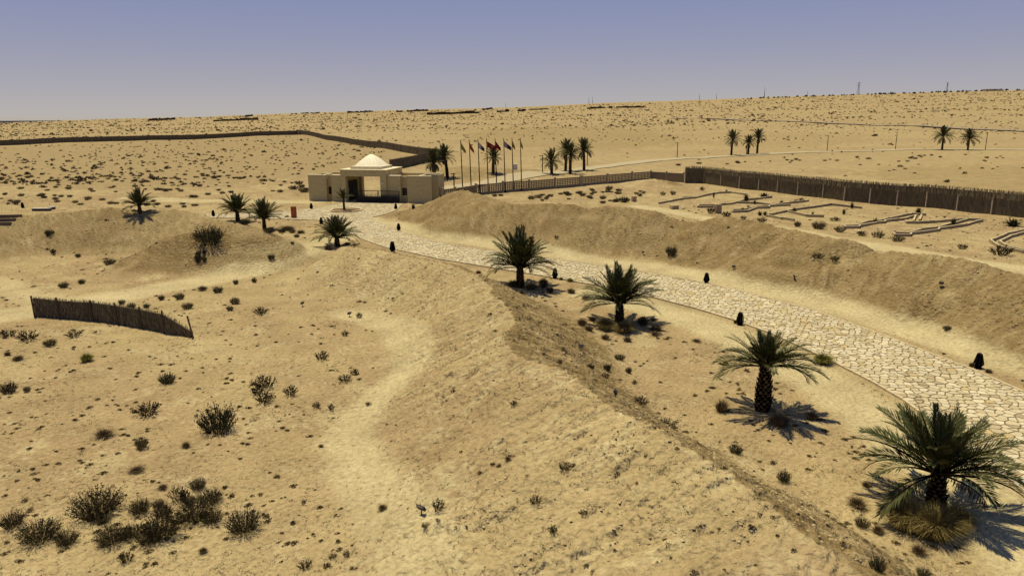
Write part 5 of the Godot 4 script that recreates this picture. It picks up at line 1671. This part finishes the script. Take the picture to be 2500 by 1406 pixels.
	for k in 3:
		var at: Vector2 = [Vector2(25.62, -91.28), Vector2(21.15, -95.57), Vector2(17.38, -104.62)][k]
		var s: Vector3 = [Vector3(0.75, 1.1, 0.6), Vector3(0.95, 0.5, 0.7), Vector3(0.6, 0.75, 0.5)][k]
		var pil := thing("stone_pillar", ["tall square stone pillar in the garden", "low stone block left of the tall pillar", "small stone pillar behind the berm's saddle"][k], "pillar", on_ground(at), 0.25)
		var courses: int = int(round(s.y / 0.24))
		for j in courses:
			for e in 2:
				var mb := MB.new()
				var split: float = 0.5 + (0.12 if (j % 2) == 0 else -0.12)
				var x0: float = -s.x / 2 if e == 0 else -s.x / 2 + s.x * split + 0.015
				var x1: float = -s.x / 2 + s.x * split if e == 0 else s.x / 2
				mb.bx(x0, x1, j * s.y / courses + 0.012 - (0.1 if j == 0 else 0.0), (j + 1) * s.y / courses, -s.z / 2 - rr.randf() * 0.03, s.z / 2 + rr.randf() * 0.03, tint(Color(0.42, 0.32, 0.19), rr.randf_range(0.8, 1.15)))
				part("stone", mb.mesh(M.stone), pil)
	# low garden borders
	for q in BORDERS:
		var at: Vector2 = q[1][0][0]
		var o := on_ground(at)
		var bd := thing("garden_border", q[0], "garden border", o, 0.0, "low borders of the garden")
		for line in q[1]:
			for i in line.size() - 1:
				var a: Vector2 = line[i]
				var b: Vector2 = line[i + 1]
				var n: int = max(1, int(a.distance_to(b) / 1.1))
				for k in n:
					var p := on_ground(a.lerp(b, float(k) / n))
					var p2 := on_ground(a.lerp(b, (k + 1.0) / n))
					var l := p.distance_to(p2)
					var mb := MB.new()
					var hgt := 0.25 + rr.randf_range(-0.02, 0.03)
					mb.bx(0.0, l + 0.02, -0.15, hgt, -0.085, 0.085, tint(Color(0.37, 0.30, 0.17), rr.randf_range(0.85, 1.08)))
					mb.bx(-0.005, l + 0.012, hgt, hgt + 0.03, -0.095, 0.095, tint(Color(0.44, 0.37, 0.225), rr.randf_range(0.9, 1.05)))
					part("kerb", mb.mesh(M.stone), bd, Transform3D(Basis(Vector3.UP, -atan2(p2.z - p.z, p2.x - p.x)), p - o))
	# timber steps and low benches on the left
	var steps := [Vector2(-62.1, -91.67), Vector2(-47.45, -69.42), Vector2(-47.58, -68.74), Vector2(-47.66, -68.13)]
	var so := on_ground(steps[0])
	var stp := thing("timber_steps", "flight of dark timber steps at the left picture edge", "steps", so)
	for i in 4:
		var p := on_ground(steps[i])
		var mb := MB.new()
		mb.bx(-1.0, 1.0, -0.25, 0.22, -0.14, 0.14, tint(Color(0.23, 0.17, 0.105), rr.randf_range(0.85, 1.15)))
		part("sleeper", mb.mesh(M.bark), stp, Transform3D(Basis(Vector3.UP, 0.12), p - so))
	for k in 2:
		var at: Vector2 = [Vector2(-61.92, -96.9), Vector2(-61.64, -98.62)][k]
		var bn := thing("low_bench", ["long low pale-topped bench at far left", "short low pale-topped bench at far left"][k], "bench", on_ground(at), [0.0, 0.15][k], "low benches")
		var w: float = [1.15, 0.36][k]
		var mb := MB.new()
		mb.bx(-w, w, -0.3, 0.28, -0.24, 0.24, Color(0.055, 0.05, 0.05))
		part("base", mb.mesh(M.plaster), bn)
		var m9 := MB.new()
		m9.bx(-w - 0.04, w + 0.04, 0.281, 0.35, -0.30, 0.30, Color(0.44, 0.40, 0.37))
		part("seat", m9.mesh(M.plaster), bn)
	# old frond enclosures far off
	for i in ENCLOSURES.size():
		var e: Array = ENCLOSURES[i]
		var a := on_ground(e[0])
		var b := on_ground(e[1])
		var en := thing("frond_enclosure", ["low dark frond enclosure at far left on the plain", "long dark frond enclosure second from the left on the plain", "small dark frond enclosure on the left skyline", "dark frond enclosure above the boundary fence's corner", "dark frond enclosure on the skyline above the gatehouse", "longest dark frond enclosure above the gatehouse", "dark frond enclosure above the flagpoles", "long thin dark frond enclosure right of the skyline masts", "tiny dark frond enclosure between the two long ones", "faint frond enclosure right of the one above the flags", "tiny dark frond box near the left skyline"][i], "enclosure", a, 0.0, "far frond enclosures")
		var n: int = max(2, int(a.distance_to(b) / 8.0))
		for k in n:
			var p := a.lerp(b, float(k) / n)
			var p2 := a.lerp(b, (k + 1.0) / n)
			p.y = height(p.x, p.z)
			if rr.randf() < 0.12 and n > 4: continue
			var mb := MB.new()
			var l := Vector2(p2.x - p.x, p2.z - p.z).length()
			var hh: float = e[2] * rr.randf_range(0.55, 1.0)
			mb.bx(0, l, -0.5, hh, -0.25, 0.25, tint(Color(0.085, 0.062, 0.038), rr.randf_range(0.7, 1.2)))
			if rr.randf() < 0.35: mb.bx(l * 0.2, l * 0.8, -0.5, hh * 1.1, -4.0, -0.3, tint(Color(0.10, 0.075, 0.045), rr.randf_range(0.7, 1.2)))
			part("frond_panel", mb.mesh(M.frond_mat), en, Transform3D(Basis(Vector3.UP, -atan2(p2.z - p.z, p2.x - p.x)), p - a))
	# pylons and masts on the skyline
	var pyl_says := ["tallest lattice pylon on the right skyline", "second lattice pylon at the far right of the skyline", "slim mast on the skyline right of centre", "left one of the pair of thin masts at centre skyline", "right one of the pair of thin masts at centre skyline", "faint thin mast on the skyline above the flags", "thin mast on the skyline left of the slim mast", "thin mast nearest left of the slim mast", "short thin mast between the slim mast and the tallest pylon"]
	for i in PYLONS.size():
		var q: Array = PYLONS[i]
		var at := on_ground(Vector2(q[0], q[1]))
		var lattice: bool = q[3] == 1
		var py := thing("pylon" if lattice else "mast", pyl_says[i], "pylon" if lattice else "mast", at, 0.2)
		var h: float = q[2]
		var steel := Color(0.20, 0.185, 0.18)
		var bw: float = h * 0.13 if lattice else h * 0.035
		var legs := MB.new()
		for k in 4:
			var a := PI / 4 + PI / 2 * k
			legs.tube([Vector3(cos(a) * bw, -3, sin(a) * bw), Vector3(cos(a) * bw * 0.2, h * 0.7, sin(a) * bw * 0.2), Vector3(0, h, 0)], [0.26, 0.22, 0.2], 4, steel)
		part("legs", legs.mesh(M.metal), py)
		var br := MB.new()
		for j in 9:
			for k in 4:
				var y0 := h * j / 10.0
				var y1 := h * (j + 1) / 10.0
				var a0 := PI / 4 + PI / 2 * k
				var a1 := a0 + PI / 2
				var w0: float = bw * (1.0 - 0.9 * j / 10.0)
				var w1: float = bw * (1.0 - 0.9 * (j + 1) / 10.0)
				br.tube([Vector3(cos(a0) * w0, y0, sin(a0) * w0), Vector3(cos(a1) * w1, y1, sin(a1) * w1)], [0.16, 0.16], 3, steel)
		part("bracing", br.mesh(M.metal), py)
		if lattice:
			for y in [0.66, 0.78, 0.9]:
				var am := MB.new()
				var aw: float = h * 0.16
				am.tube([Vector3(-aw, h * y, 0), Vector3(0, h * y + 1.0, 0), Vector3(aw, h * y, 0)], [0.2, 0.32, 0.2], 4, steel)
				part("cross_arm", am.mesh(M.metal), py)
	var hb := MB.new()
	hb.bx(-22, 22, -3, 4.5, -8, 8, Color(0.50, 0.44, 0.34))
	hb.bx(-23, 23, 4.5, 5.1, -9, 9, Color(0.56, 0.50, 0.40))
	hb.bx(-12, -9, 0.5, 2.8, 8, 8.1, Color(0.08, 0.07, 0.06))
	hb.bx(4, 8, 0.5, 2.8, 8, 8.1, Color(0.08, 0.07, 0.06))
	var hp := Vector2(0.632, -1.0) * 2080.0
	single("skyline_house", hb.mesh(M.plaster), "low pale flat house on the skyline at far right", "house", Transform3D(Basis(), on_ground(hp)))
	print("furniture")

func _ready() -> void:
	# ---- camera
	var cam := Camera3D.new()
	cam.name = "camera"
	cam.position = Vector3(0, 12, 0)
	cam.rotation = Vector3(deg_to_rad(-13.18), 0, deg_to_rad(-0.3))
	cam.fov = 42.66
	cam.near = 0.1
	cam.far = 120000.0
	add_child(cam)
	# ---- sky
	var sm := ProceduralSkyMaterial.new()
	sm.sky_horizon_color = srgb(Color(0.350, 0.325, 0.302))
	sm.sky_top_color = srgb(Color(0.100, 0.147, 0.330))
	sm.sky_curve = 0.075
	sm.ground_horizon_color = srgb(Color(0.350, 0.325, 0.302))
	sm.ground_bottom_color = srgb(Color(0.30, 0.24, 0.16))
	sm.sun_angle_max = 1.0
	var sky := Sky.new()
	sky.sky_material = sm
	var env := Environment.new()
	env.background_mode = Environment.BG_SKY
	env.sky = sky
	env.tonemap_mode = Environment.TONE_MAPPER_LINEAR
	env.tonemap_exposure = 1.4
	env.sdfgi_enabled = true
	env.ssao_enabled = true
	env.ssil_enabled = true
	var we := WorldEnvironment.new()
	we.name = "world_environment"
	we.environment = env
	add_child(we)
	# ---- sun: high, from the left and behind the gatehouse
	var sun := DirectionalLight3D.new()
	sun.name = "sun"
	sun.light_color = Color(1.0, 0.94, 0.79)
	sun.light_energy = 1.55
	sun.light_angular_distance = 0.5
	sun.shadow_enabled = true
	add_child(sun)
	var el := deg_to_rad(72.0)
	sun.look_at_from_position(Vector3.ZERO, -Vector3(-0.68 * cos(el), sin(el), -0.73 * cos(el)), Vector3.FORWARD)
	# ---- setting
	for q in [[n_big, 3, 0.012], [n_mid, 5, 0.16], [n_fine, 7, 0.9], [n_patch, 9, 0.06]]:
		q[0].seed = q[1]
		q[0].frequency = q[2]
		q[0].noise_type = FastNoiseLite.TYPE_SIMPLEX_SMOOTH
		q[0].fractal_octaves = 3
	make_materials()
	prepare_segments()
	make_rasters()
	make_ground()
	make_road()
	make_far_roads()
	make_gatehouse()
	make_fences()
	make_palms()
	make_furniture()
	make_plants()
	make_stuff()
